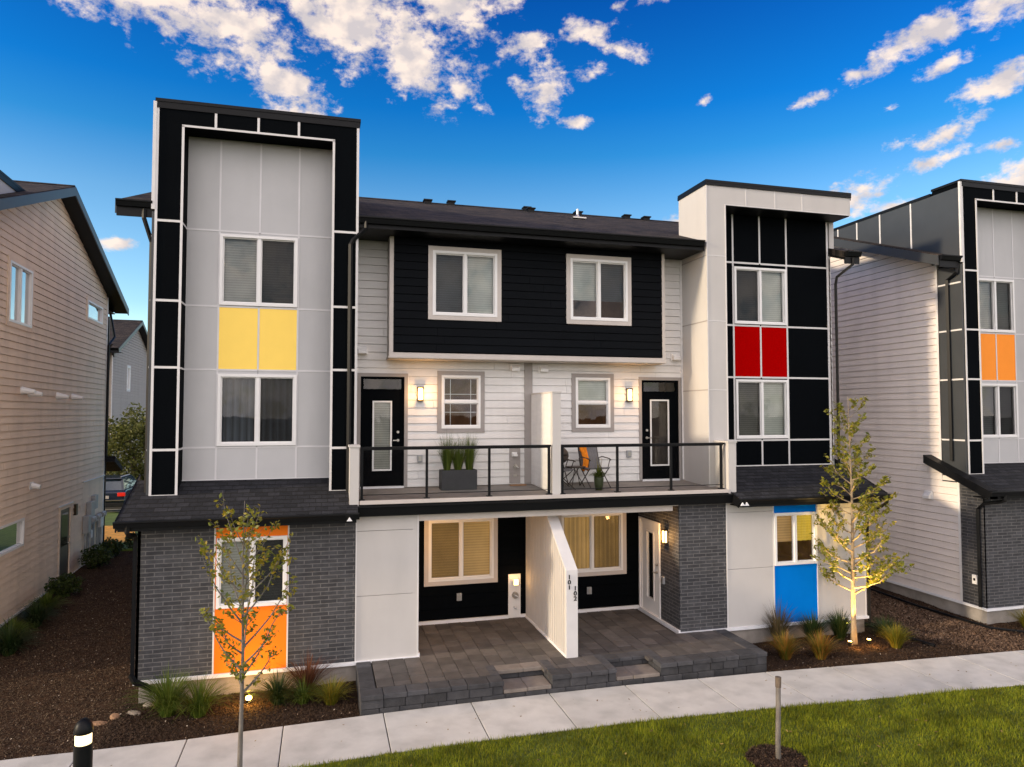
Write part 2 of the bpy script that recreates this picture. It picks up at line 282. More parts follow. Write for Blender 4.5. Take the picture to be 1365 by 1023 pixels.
def lap(B,u0,u1,z0,z1,holes=(),exp=.152,top=None,th=.026,base=0.0,lo=None,gap=.011):
    """lap siding boards; top(u)->z limit for gables given as callable returning (u_min,u_max) at z"""
    n=int(math.ceil((z1-z0)/exp-1e-6)); F=B.fr
    for k in range(n):
        a=z0+k*exp; b=min(z1,a+exp); 
        if b-a<.01: continue
        mid=(a+b)/2
        ua0,ua1=top(a) if top else (u0,u1); ub0,ub1=top(b) if top else (u0,u1)
        if ua1-ua0<.05: continue
        a0=a; a=a+gap   # reveal between two boards, closed 3 cm behind
        for s0,s1 in split(max(ua0,ub0),min(ua1,ub1),[(h[0],h[1]) for h in holes if h[2]<mid<h[3]]): B.hexa([F(s0,base-.014,a0),F(s1,base-.014,a0),F(s1,base-.032,a0),F(s0,base-.032,a0),F(s0,base-.014,a),F(s1,base-.014,a),F(s1,base-.032,a),F(s0,base-.032,a)])
        cuts=[(h[0],h[1]) for h in holes if h[2]<mid<h[3]]
        if not cuts and ua1-ua0<3.2 or top and abs(ua1-ub1)>.01:
            spl=[]  # butt joints between boards
            B.hexa([F(ua0,base+th,a),F(ua1,base+th,a),F(ua1,base-.03,a),F(ua0,base-.03,a),F(ub0,base+.006,b),F(ub1,base+.006,b),F(ub1,base-.03,b),F(ub0,base-.03,b)])
        else:
            for s0,s1 in split(max(ua0,ub0),min(ua1,ub1),cuts+bj(k,max(ua0,ub0),min(ua1,ub1))):
                B.hexa([F(s0,base+th,a),F(s1,base+th,a),F(s1,base-.03,a),F(s0,base-.03,a),F(s0,base+.006,b),F(s1,base+.006,b),F(s1,base-.03,b),F(s0,base-.03,b)])
def gridwall(B,u0,u1,z0,z1,d0,d1,holes=()):
    us=sorted({u0,u1,*[min(max(h[i],u0),u1) for h in holes for i in (0,1)]}); 
    for a,b in zip(us,us[1:]):
        if b-a<1e-6: continue
        m=(a+b)/2; cuts=[(h[2],h[3]) for h in holes if h[0]<m<h[1]]
        for s0,s1 in split(z0,z1,cuts): B.box(a,b,d0,d1,s0,s1)
def window(root,F,u0,u1,z0,z1,d=0.,kind='slider',trim=0,trim_mat='beige',blinds=('blind','blind'),drop=(1,1),screen=None,room='room',glass='glass',fr=.055,mull=None,label=None,sill=True,proud=.0,grid=False):
    d=d+proud
    B=MB(F); t=fr
    B.box(u0,u0+t,d-.10,d+.025,z0,z1); B.box(u1-t,u1,d-.10,d+.025,z0,z1); B.box(u0+t,u1-t,d-.10,d+.025,z0,z0+t); B.box(u0+t,u1-t,d-.10,d+.025,z1-t,z1)
    um=(u0+u1)/2; zm=(z0+z1)/2
    if kind=='slider': B.box(um-.03,um+.03,d-.09,d+.012,z0+t,z1-t); cells=[(u0+t,um-.03,z0+t,z1-t),(um+.03,u1-t,z0+t,z1-t)]
    elif kind=='hung': B.box(u0+t,u1-t,d-.09,d+.012,zm-.025,zm+.03); cells=[(u0+t,u1-t,zm+.03,z1-t),(u0+t,u1-t,z0+t,zm-.025)]
    elif kind=='hung_grid' or kind=='single': cells=[(u0+t,u1-t,z0+t,z1-t)]
    # inner sash lips
    for c in cells:
        B.box(c[0],c[0]+.022,d-.075,d-.02,c[2],c[3]); B.box(c[1]-.022,c[1],d-.075,d-.02,c[2],c[3]); B.box(c[0]+.022,c[1]-.022,d-.075,d-.02,c[2],c[2]+.022); B.box(c[0]+.022,c[1]-.022,d-.075,d-.02,c[3]-.022,c[3])
    w=B.build('window','white',root,label=label)
    G=MB(F)
    for c in cells: G.quad(F(c[0],d-.05,c[2]),F(c[1],d-.05,c[2]),F(c[1],d-.05,c[3]),F(c[0],d-.05,c[3]))
    G.build('pane',glass,w)
    if grid:
        Q=MB(F)
        for c in cells:
            for k in (1,2): uu=c[0]+(c[1]-c[0])*(.2 if k==1 else .8); Q.box(uu-.006,uu+.006,d-.062,d-.056,c[2],c[3])
            zz=c[2]+(c[3]-c[2])*(.28 if c is cells[0] else .6); Q.box(c[0],c[1],d-.061,d-.055,zz-.006,zz+.006)
        Q.build('glazing_bars','white',w)
    for i,c in enumerate(cells):
        bm=blinds[i] if i<len(blinds) else None
        if bm and kind!='hung':
            zb=c[3]-(c[3]-c[2])*drop[i]; q=MB(F)
            ns=max(2,int((c[3]-zb)/.05)) if 'blind' in bm else 1
            if ns>1 and not bm.startswith('curtain'):
                for k in range(ns):
                    a=zb+(c[3]-zb)*k/ns; b=zb+(c[3]-zb)*(k+1)/ns; q.quad(F(c[0]-.02,d-.118,a),F(c[1]+.02,d-.118,a),F(c[1]+.02,d-.138,b+.004),F(c[0]-.02,d-.138,b+.004))
            else:
                nu=max(6,int((c[1]-c[0])/.06))
                for k in range(nu):
                    a=c[0]-.02+(c[1]-c[0]+.04)*k/nu; b=c[0]-.02+(c[1]-c[0]+.04)*(k+1)/nu; d1=-.12 if k%2 else -.15; d2=-.15 if k%2 else -.12
                    q.quad(F(a,d+d1,zb),F(b,d+d2,zb),F(b,d+d2,c[3]),F(a,d+d1,c[3]))
            q.build('curtain' if bm.startswith('curtain') else 'blind',bm,w)
    if kind=='hung' and blinds and blinds[0]:
        zb=z1-(z1-z0)*drop[0]; MB(F).quad(F(u0+t,d-.12,zb),F(u1-t,d-.12,zb),F(u1-t,d-.12,z1-t),F(u0+t,d-.12,z1-t)).build('blind',blinds[0],w)
    if screen is not None and screen<len(cells):
        c=cells[screen]; MB(F).quad(F(c[0],d-.03,c[2]),F(c[1],d-.03,c[2]),F(c[1],d-.03,c[3]),F(c[0],d-.03,c[3])).build('insect_screen','screen',w)
    # the room behind
    r=MB(F); e=.0; D=1.2
    a0,a1,b0,b1=u0-.02,u1+.02,z0-.02,z1+.02
    f=lambda u,dd,z:F(u,d-.16-dd,z)
    r.quad(f(a0,D,b0),f(a1,D,b0),f(a1,D,b1),f(a0,D,b1)); r.quad(f(a0,0,b0),f(a0,D,b0),f(a0,D,b1),f(a0,0,b1)); r.quad(f(a1,0,b0),f(a1,D,b0),f(a1,D,b1),f(a1,0,b1)); r.quad(f(a0,0,b0),f(a1,0,b0),f(a1,D,b0),f(a0,D,b0)); r.quad(f(a0,0,b1),f(a1,0,b1),f(a1,D,b1),f(a0,D,b1))
    r.build('room_interior',room,w)
    if trim:
        T=MB(F); g=trim; dd=d-proud
        T.box(u0-g,u0,dd-.02,dd+.036,z0-g,z1+g); T.box(u1,u1+g,dd-.02,dd+.036,z0-g,z1+g); T.box(u0,u1,dd-.02,dd+.034,z1,z1+g); T.box(u0,u1,dd-.02,dd+.034,z0-g,z0)
        T.build('trim',trim_mat,w)
    return w
def door(root,F,u0,u1,z0,z1,d,frame_mat,slab_mat,glass,transom=None,handle_left=False,trim=.0,trim_mat='grey_trim',lite_mat='white',blind=None,label=None,room='room',inner=(.24,.75,.16,.90)):
    """u0..u1,z0..z1 = slab opening"""
    zt=transom if transom else z1
    B=MB(F); w=u1-u0
    g0,g1=u0+w*inner[0],u0+w*inner[1]; h0,h1=z0+(z1-z0)*inner[2],z0+(z1-z0)*inner[3]
    B.box(u0,g0,d-.06,d-.015,z0,z1); B.box(g1,u1,d-.06,d-.015,z0,z1); B.box(g0,g1,d-.06,d-.015,z0,h0); B.box(g0,g1,d-.06,d-.015,h1,z1)
    o=B.build('door',slab_mat,root,label=label)
    Q=MB(F); t=.035; Q.box(g0,g0+t,d-.02,d,h0,h1); Q.box(g1-t,g1,d-.02,d,h0,h1); Q.box(g0+t,g1-t,d-.02,d,h0,h0+t); Q.box(g0+t,g1-t,d-.02,d,h1-t,h1); Q.build('glazing_frame',lite_mat,o)
    MB(F).quad(F(g0+t,d-.03,h0+t),F(g1-t,d-.03,h0+t),F(g1-t,d-.03,h1-t),F(g0+t,d-.03,h1-t)).build('pane',glass,o)
    if blind: MB(F).quad(F(g0+t,d-.045,h0+t),F(g1-t,d-.045,h0+t),F(g1-t,d-.045,h1-t),F(g0+t,d-.045,h1-t)).build('blind',blind,o)
    hu=u0+w*.09 if handle_left else u1-w*.09; sg=1 if handle_left else -1
    H=MB(F); H.tube([F(hu,d-.02,z0+.98),F(hu,d+.045,z0+.98),F(hu+sg*.11,d+.05,z0+.98)],.013); H.tube([F(hu,d-.02,z0+1.16),F(hu,d+.02,z0+1.16)],.028,n=10); H.tube([F(hu,d-.02,z0+.98),F(hu,d+.005,z0+.98)],.03,n=10); H.build('handle','steel',o,smooth=False)
    T=MB(F); T.box(u0-.06,u0,d-.1,d+.0,z0-.04,zt+.05); T.box(u1,u1+.06,d-.1,d+.0,z0-.04,zt+.05); T.box(u0,u1,d-.1,d+.0,zt,zt+.05)
    if transom: T.box(u0,u1,d-.1,d-.004,z1,z1+.05)
    T.build('door_frame',frame_mat,root)
    if transom: 
        MB(F).quad(F(u0,d-.04,z1+.05),F(u1,d-.04,z1+.05),F(u1,d-.04,zt),F(u0,d-.04,zt)).build('transom_pane','glass',root)
        r=MB(F); r.box(u0,u1,d-.6,d-.55,z1,zt+.05); r.build('transom_backing','room',root)
    MB(F).box(u0-.06,u1+.06,d-.10,d+.05,z0-.05,z0-.005).build('threshold','flash',root)
    back=MB(F).box(u0,u1,d-.16,d-.12,z0,z1); back.build('door_backing','room',root)
    if trim:
        T=MB(F); g=trim; a0,a1,b=u0-.06,u1+.06,zt+.05
        T.box(a0-g,a0,d-.03,d+.03,z0-.03,b+g); T.box(a1,a1+g,d-.03,d+.03,z0-.03,b+g); T.box(a0,a1,d-.03,d+.028,b,b+g); T.build('door_trim',trim_mat,root)
    return o
def gutter(B,x0,x1,y,z,h=.12,w=.12,axis='x'):   # K profile, front lip leans out (towards -Y); z = top
    pr=[(0,-.0),(w,0),(w,-.025),(w*.86,-.045),(w*.62,-h),(0,-h)]
    if axis=='x': B.prism([(x0,y-a,z+b) for a,b in pr],(x1-x0,0,0))
    else: B.prism([(y+a,x0,z+b) for a,b in pr],(0,x1-x0,0))
    return B
def lamp_point(name,loc,power,color=(1,.52,.17),size=.05,parent=None,kind='POINT',rot=None,spot=None):
    l=bpy.data.lights.new(name,kind); l.energy=power*1.9; l.color=color
    if kind=='SPOT': l.spot_size=spot; l.spot_blend=.6
    l.shadow_soft_size=size; o=bpy.data.objects.new(name,l); col.objects.link(o); o.location=loc
    if rot is not None: o.rotation_euler=rot
    if parent: o.parent=parent
    return o
def sconce(root,F,u,z,d=0,glass='lampglass',power=5,h=.32,w=.13):
    B=MB(F); B.box(u-w/2,u+w/2,d-.01,d+.02,z-h/2,z+h/2); B.box(u-w/2,u+w/2,d+.02,d+.10,z+h/2-.03,z+h/2); B.box(u-w/2,u+w/2,d+.02,d+.10,z-h/2,z-h/2+.03)
    for s in(-1,1): B.box(u+s*w/2-(.012 if s>0 else 0),u+s*w/2+(.012 if s<0 else 0),d+.085,d+.10,z-h/2+.03,z+h/2-.03)
    o=B.build('wall_lamp','lampmetal',root); MB(F).box(u-w/2+.02,u+w/2-.02,d+.021,d+.08,z-h/2+.031,z+h/2-.031).build('lamp_glass',glass,o)
    lamp_point('wall_lamp_light',tuple(F(u,d+.17,z)),power,parent=root,size=.05); return o
def vent(root,F,u,z,d=0,w=.24,h=.18,name='wall_vent'):
    B=MB(F); B.box(u-w/2,u+w/2,d-.0,d+.025,z-h/2,z+h/2)
    B.prism([F(u-w*.38,d+.025,z+h*.38),F(u-w*.38,d+.12,z-h*.05),F(u-w*.38,d+.12,z-h*.40),F(u-w*.38,d+.025,z-h*.40)],F.u*(w*.76)); return B.build(name,'white',root)
def outlet(root,F,u,z,d=0):
    o=MB(F).box(u-.055,u+.055,d,d+.05,z-.08,z+.08).build('outlet_box','plastic',root); MB(F).box(u-.03,u+.03,d+.05,d+.058,z-.05,z+.05).build('outlet_cover','steel',o); return o
SL=.36; EY=.5; EZ=8.66; RY=7.3; RZ=EZ+SL*(RY-EY); BY=13.0
def roofz(y): return EZ+SL*(y-EY) if y<=RY else RZ-SL*(y-RY)

# ------------------------------------------------ the townhouse shell
def shell(root,left_holes=(),right_holes=(),fr_side='siding_side',ly=(.86,.86)):
    # side walls with gables
    for X,sg,holes,y0 in ((-3.10,-1,left_holes,.86),(12.25,1,right_holes,1.0)):
        F=side(X,sg); B=MB(F); off=.20
        def lim(z,y0=y0,X=X): 
            if X<0: y0=ly[0] if z<3.22 else ly[1]
            if z<=roofz(y0)-off: return (y0,BY) if z<=roofz(BY)-off else (y0,RY+(RZ-off-z)/SL)
            a=max(y0,RY-(RZ-off-z)/SL); b=min(BY,RY+(RZ-off-z)/SL); return (a,b) if b>a else (RY,RY)
        lap(B,y0,BY,.0,RZ-off,holes,top=lim,exp=.175)
        B.build('side_wall',fr_side,root)
        C=MB(F); ya,yb=(ly if X<0 else (y0,y0)); C.box(ya,ya+.06,-.02,.034,.0,3.2); C.cut(); C.box(yb,yb+.06,-.02,.032,3.2,roofz(y0)-off+.0); C.cut(); C.box(BY-.1,BY,-.02,.032,0,roofz(BY)-off); C.build('corner_trim','siding',root)
        MB(F).box(0,BY,-.02,.045,-.05,.012).build('base_flashing','flash',root)
    # back wall
    Fb=Fr((0,BY,0),(1,0,0),(0,1,0)); B=MB(Fb); lap(B,-3.1,12.25,0,roofz(BY)-.1); B.build('back_wall',fr_side,root)
    # foundation
    B=MB(); B.box(-3.07,12.22,-12.96,-.03,-.9,-.05); B.build('foundation','concrete',root)
    # roof planes in strips so that the towers stay clear of them
    B=MB(); T=.16
    for x0,x1,y0 in ((-3.72,-3.06,EY),(-3.06,.65,1.30),(.65,8.46,EY),(8.46,12.25,1.30),(12.25,12.68,EY)):
        B.prism([(x0,y0,roofz(y0)),(x0,RY,RZ),(x0,RY,RZ-T),(x0,y0,roofz(y0)-T)],(x1-x0,0,0))
    B.prism([(-3.72,RY,RZ),(-3.72,BY+1.1,roofz(BY+1.1)),(-3.72,BY+1.1,roofz(BY+1.1)-T),(-3.72,RY,RZ-T)],(12.68+3.72,0,0))
    rf=B.build('roof','shingle_brown',root)
    MB().prism([(-3.72,RY-.14,RZ-.035),(-3.72,RY,RZ+.03),(-3.72,RY+.14,RZ-.035)],(16.4,0,0)).build('ridge_cap','shingle_brown',rf)
    # rake boards and soffits
    B=MB()
    for x0,x1 in ((-3.75,-3.72),(12.68,12.71)):
        B.cut()
        B.prism([(x0,EY,roofz(EY)-.02),(x0,RY,RZ-.02),(x0,RY,RZ-.26),(x0,EY,roofz(EY)-.26)],(x1-x0,0,0))
        B.prism([(x0,RY,RZ-.02),(x0,BY+1.1,roofz(BY+1.1)-.02),(x0,BY+1.1,roofz(BY+1.1)-.26),(x0,RY,RZ-.26)],(x1-x0,0,0))
    B.build('rake_board','black_side',root)
    B=MB()
    for x0,x1 in ((-3.72,-3.1),(12.25,12.68)):
        B.cut()
        B.prism([(x0,EY,roofz(EY)-.175),(x0,RY,RZ-.175),(x0,RY,RZ-.20),(x0,EY,roofz(EY)-.20)],(x1-x0,0,0))
        B.prism([(x0,RY,RZ-.175),(x0,BY+1.1,roofz(BY+1.1)-.175),(x0,BY+1.1,roofz(BY+1.1)-.20),(x0,RY,RZ-.20)],(x1-x0,0,0))
    B.cut(); B.box(-3.1,12.25,-BY-1.1,-BY+.0,roofz(BY+1.1)-.24,roofz(BY+1.1)-.20)
    B.build('soffit','metal_black',root)
    B=MB()
    for x0,x1 in ((-3.72,-3.10),(12.28,12.70)): B.cut(); gutter(B,x0,x1,EY,EZ-.01); B.box(x0,x1,-EY-.02,-EY+.02,EZ-.30,EZ-.02)
    B.build('eave_end','metal_black',root)
    B=MB(); pr=[(0,0),(.12,0),(.12,-.025),(.07,-.12),(0,-.12)]; B.prism([(-3.72,BY+1.1+a,roofz(BY+1.1)-.02+b) for a,b in pr],(16.4,0,0)); B.build('back_gutter','metal_black',root)
    # rear skirt roof
    B=MB(); B.prism([(-3.4,BY+1.15,2.85),(-3.4,BY,3.3),(-3.4,BY,3.1),(-3.4,BY+1.15,2.68)],(16.0,0,0)); B.build('rear_skirt_roof','shingle',root)
    B=MB()
    for x in (12.33,-3.18): B.cut(); B.tube([(x-.25 if x>0 else x+.25,BY+1.1,roofz(BY+1.1)-.1),(x,BY+.75,7.55),(x,BY-.03,7.2),(x,BY-.03,3.3)],.042,6)
    B.build('rear_downspout','metal_black',root)
def black_tower(root,colour,lower_blinds=('curtain','curtain'),upper_blinds=('blind','blind_dark'),cpart='yellow panels between the tower windows',cells=(-2.0,-1.25,-.505),ye=.86):
    Yf=.42; F=front(Yf); B=MB(F); T=10.55
    # frame: legs and head (depth to the recess wall)
    B.box(-3.06,-2.60,-.53,0,3.02,10.13); B.box(.16,.65,-.53,0,3.02,10.13); B.box(-3.06,.65,-.53,0,10.13,T)
    B.build('tower_frame','black',root)
    B=MB(); B.box(-3.085,.68,-1.30,-Yf+.03,T,T+.06); B.box(-3.07,.665,-Yf-.0,-Yf+.018,T-.12,T); 
    B.box(-3.12,-2.78,-5.6,-1.30,10.42,10.50); B.box(.36,.68,-5.6,-1.3,10.42,10.50)
    B.build('parapet_cap','metal_black',root)
    # upper box body above the roof, side parapets
    B=MB(); B.box(-3.055,-2.60,-1.30,-.95,3.0,T-.01); B.box(.16,.645,-1.60,-.95,3.02,8.5); B.box(-2.6,.645,-1.3,-1.06,8.5,T); B.box(.40,.645,-5.5,-1.3,8.8,10.42); B.build('tower_body','black',root)
    Fs=side(-3.10,-1); B=MB(Fs); B.box(.432,ye,-.04,.012,2.95,8.46); B.cut(); B.box(.432,5.5,-.25,.004,8.5,10.42); B.build('tower_side_panel','black_side',root)
    B=MB(Fs)
    for y in (1.95,3.05,3.95,4.75): B.box(y-.022,y+.022,.004,.014,roofz(y),10.42); B.cut()
    B.box(.40,.45,-.04,.02,8.5,10.55); B.cut()
    for z in (8.0,6.80,5.55,4.02): B.box(.45,ye,.012,.02,z-.02,z+.02)
    B.box(ye,ye+.04,.0,.035,2.95,8.46)
    B.build('side_joint_trim','joint',root)
    # white joint trims on the frame
    B=MB(F); t=.02; e=.010
    def vert(u,z0,z1,w=.022): B.box(u-w,u+w,0,e,z0,z1)
    def hor(u0,u1,z,w=.022): B.box(u0,u1,0,e-.002,z-w,z+w)
    vert(-3.04,3.16,T-.12); vert(-2.60,3.16,10.13); vert(.16,3.16,10.13); vert(.63,3.16,T-.12,.024); B.box(-2.622,.182,0,e,10.112,10.15)
    for z in (8.30,6.80,5.55,4.02): hor(-3.018,-2.622,z); hor(.182,.606,z)
    for u in (-2.03,-1.26,-.51): vert(u,10.15,T-.12)
    hor(-3.03,-2.6,3.18,.016); hor(.17,.62,3.18,.016)
    B.build('joint_trim','joint',root)
    Fi=side(-2.60,1); B=MB(Fi)
    for z in (8.30,6.80,5.55,4.02): B.box(.42,.95,0,.006,z-.018,z+.018)
    B.build('reveal_joint','joint',root)
    # recess wall
    F2=front(.95); c1,cm,c3=cells; H=[(c1+.012,c3-.015,6.83,8.24),(c1+.015,c3-.005,4.06,5.47)]
    B=MB(F2); us=[-2.60,c1,cm,c3,.16]; zs=[3.15,4.03,5.55,6.80,8.30,10.14]
    for i in range(4):
        for j in range(5):
            if i in(1,2) and j==2: continue
            gridwall(B,us[i]+.004,us[i+1]-.004,zs[j]+.004,zs[j+1]-.004,-.10,0,H)
    B.build('recess_panel','panel',root)
    B=MB(F2)
    for i in (1,2): B.box(us[i]+.004,us[i+1]-.004,-.1,0.001,5.554,6.796)
    B.build('colour_panel',colour,root,label=cpart)
    MB(F2).box(-2.6,.16,-.2,-.101,3.1,3.9).build('recess_backing','room',root)
    B=MB(F2); w=.017
    for u in us[1:4]:
        for a,b in ((3.40,4.03),(5.55,6.80),(8.30,10.12)): B.box(u-w,u+w,0,.009,a,b)
        if u!=cm: B.box(u-w,u+w,0,.009,4.03,5.55); B.box(u-w,u+w,0,.009,6.80,8.30)
    for z in (4.03,5.55,6.80,8.30):
        B.box(-2.6,c1-w,0,.008,z-w,z+w); B.box(c3+w,.16,0,.008,z-w,z+w)
        B.box(c1+w,cm-w,0,.008,z-w,z+w); B.box(cm+w,c3-w,0,.008,z-w,z+w)
    B.box(-2.6,.16,0,.012,3.385,3.41)
    B.build('panel_joint','joint_soft',root)
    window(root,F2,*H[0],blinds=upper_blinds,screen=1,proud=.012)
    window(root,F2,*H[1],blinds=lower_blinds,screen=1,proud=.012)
def skirt(root,x0,x1,rake_left=True,rake_right=False,yt=1.0):
    z0=2.86; s=.4; Y0=-.40
    B=MB(); B.prism([(x0,Y0,z0),(x0,yt,z0+s*(yt-Y0)),(x0,yt,z0+s*(yt-Y0)-.12),(x0,Y0,z0-.06)],(x1-x0,0,0)); B.build('skirt_roof','shingle',root)
    B=MB(); gutter(B,x0-.02,x1+.02,Y0,z0-.008,h=.115,w=.10); B.build('skirt_gutter','metal_black',root)
    B=MB(); B.box(x0+.02,x1-.02,.0,-Y0-.0,2.70,2.725) if False else None
    B.prism([(x0+.03,Y0+.0,2.79),(x0+.03,Y0,2.67),(x0+.03,Y0+.025,2.67),(x0+.03,Y0+.025,2.79)],(x1-x0-.06,0,0))
    B.prism([(x0+.03,Y0+.025,2.68),(x0+.03,0.05,2.68),(x0+.03,.05,2.70),(x0+.03,Y0+.025,2.70)],(x1-x0-.06,0,0)); B.build('skirt_soffit','metal_black',root)
def rake(root,x,w,ytop):
    z0=2.86; s=.4; Y0=-.40; B=MB()
    B.prism([(x,Y0,z0+.012),(x,ytop,z0+s*(ytop-Y0)+.012),(x,ytop,z0+s*(ytop-Y0)-.20),(x,Y0,z0-.20)],(w,0,0)); B.build('skirt_rake','metal_black',root)

# ------------------------------------------------ MAIN TOWNHOUSE
H1=empty('townhouse',(0,0,0),'three storey townhouse in the centre with yellow panels on one tower, red on the other','house','townhouses in the row')
def cream_tower(root,full=True):
    Yf=.42; F=front(Yf)
    B=MB(F); B.box(8.46,8.955,-.58,0,3.02,9.52); B.box(8.46,12.40,-.58,0,9.52,10.02); B.prism([(12.26,1.0,roofz(1.0)-.05),(12.26,1.0,10.015),(12.26,4.6,10.015),(12.26,4.6,9.95),(12.26,4.25,roofz(4.25)-.05)][::-1],(.135,0,0)); B.build('tower_frame','cream',root,label='cream tower frame with overhanging flat top')
    B=MB(); B.prism([(12.10,1.1,roofz(1.1)),(12.10,1.1,10.01),(12.10,4.2,10.01),(12.10,4.2,roofz(4.2))][::-1],(.15,0,0)); B.build('parapet_lining','cream',root)
    Fs=side(8.46,-1); B=MB(Fs); B.box(.424,1.70,-.30,.004,3.02,10.015); B.build('tower_side_wall','cream',root)
    B=MB(); B.box(8.44,12.42,-1.72,-.39,10.02,10.075); B.box(8.44,12.42,-.42,-.395,9.95,10.02); B.box(8.435,8.455,-1.72,-.42,9.95,10.02); B.box(12.08,12.43,-4.75,-1.72,10.02,10.075); B.box(12.40,12.425,-4.75,-.42,9.9,10.02); B.build('parapet_cap','metal_black',root)
    B=MB(F)
    B.box(8.955,12.38,-.57,-.02,9.50,9.521); B.build('tower_soffit','metal_black',root)
    B=MB(F); w=.009
    for u in (9.50,10.28,11.03): B.box(u-w,u+w,0,.005,9.54,9.95)
    for z in (8.32,6.81,5.23): B.box(8.47,8.93,0,.005,z-w,z+w)
    B.box(8.455,8.475,0,.008,3.1,9.95); B.box(8.935,8.96,0,.010,4.05,9.52); B.box(8.935,12.40,0,.010,9.515,9.535)
    B.build('joint_trim','joint',root)
    B=MB(Fs)
    for z in (8.32,6.81,5.23): B.box(.43,1.6,.004,.009,z-.013,z+.013)
    B.build('side_joint_trim','grey_trim',root)
    F2=front(1.0); us=[8.96,9.50,10.24,10.99,12.20]; zs=[3.25,4.05,5.56,6.81,8.33,9.51]
    H=[(9.52,10.97,6.85,8.23),(9.53,10.98,4.09,5.51)]
    B=MB(F2)
    for i in range(4):
        for j in range(5):
            if i in(1,2) and j==2: continue
            gridwall(B,us[i]+.004,us[i+1]-.004,zs[j]+.004,zs[j+1]-.004,-.10,0,H)
    B.build('recess_panel','black',root)
    B=MB(F2)
    for i in (1,2): B.box(us[i]+.004,us[i+1]-.004,-.1,0.001,5.564,6.806)
    B.build('colour_panel','red',root,label='red panels between the windows of the cream tower')
    B=MB(F2); w=.021
    for a,b in ((3.44,4.05),(5.56,6.81),(8.33,9.5)): B.box(10.24-w,10.24+w,0,.010,a,b)
    for u in (9.50,10.99): B.box(u-w,u+w,0,.010,3.44,9.5)
    B.box(12.16,12.205,-.02,.012,3.44,9.5)
    for z in zs[1:5]:
        B.box(8.96,9.479,0,.009,z-w,z+w); B.box(11.011,12.16,0,.009,z-w,z+w); B.box(9.521,10.219,0,.009,z-w,z+w); B.box(10.261,10.969,0,.009,z-w,z+w)
    B.box(9.3,12.2,0,.014,3.43,3.455)
    B.build('panel_joint','joint',root)
    MB(F2).box(8.96,12.2,-.2,-.101,3.1,3.9).build('recess_backing','room',root)
    window(root,F2,*H[0],blinds=('blind_dark','blind_bright'),screen=0,proud=.012)
    window(root,F2,*H[1],blinds=('blind','blind_bright'),screen=0,proud=.012)
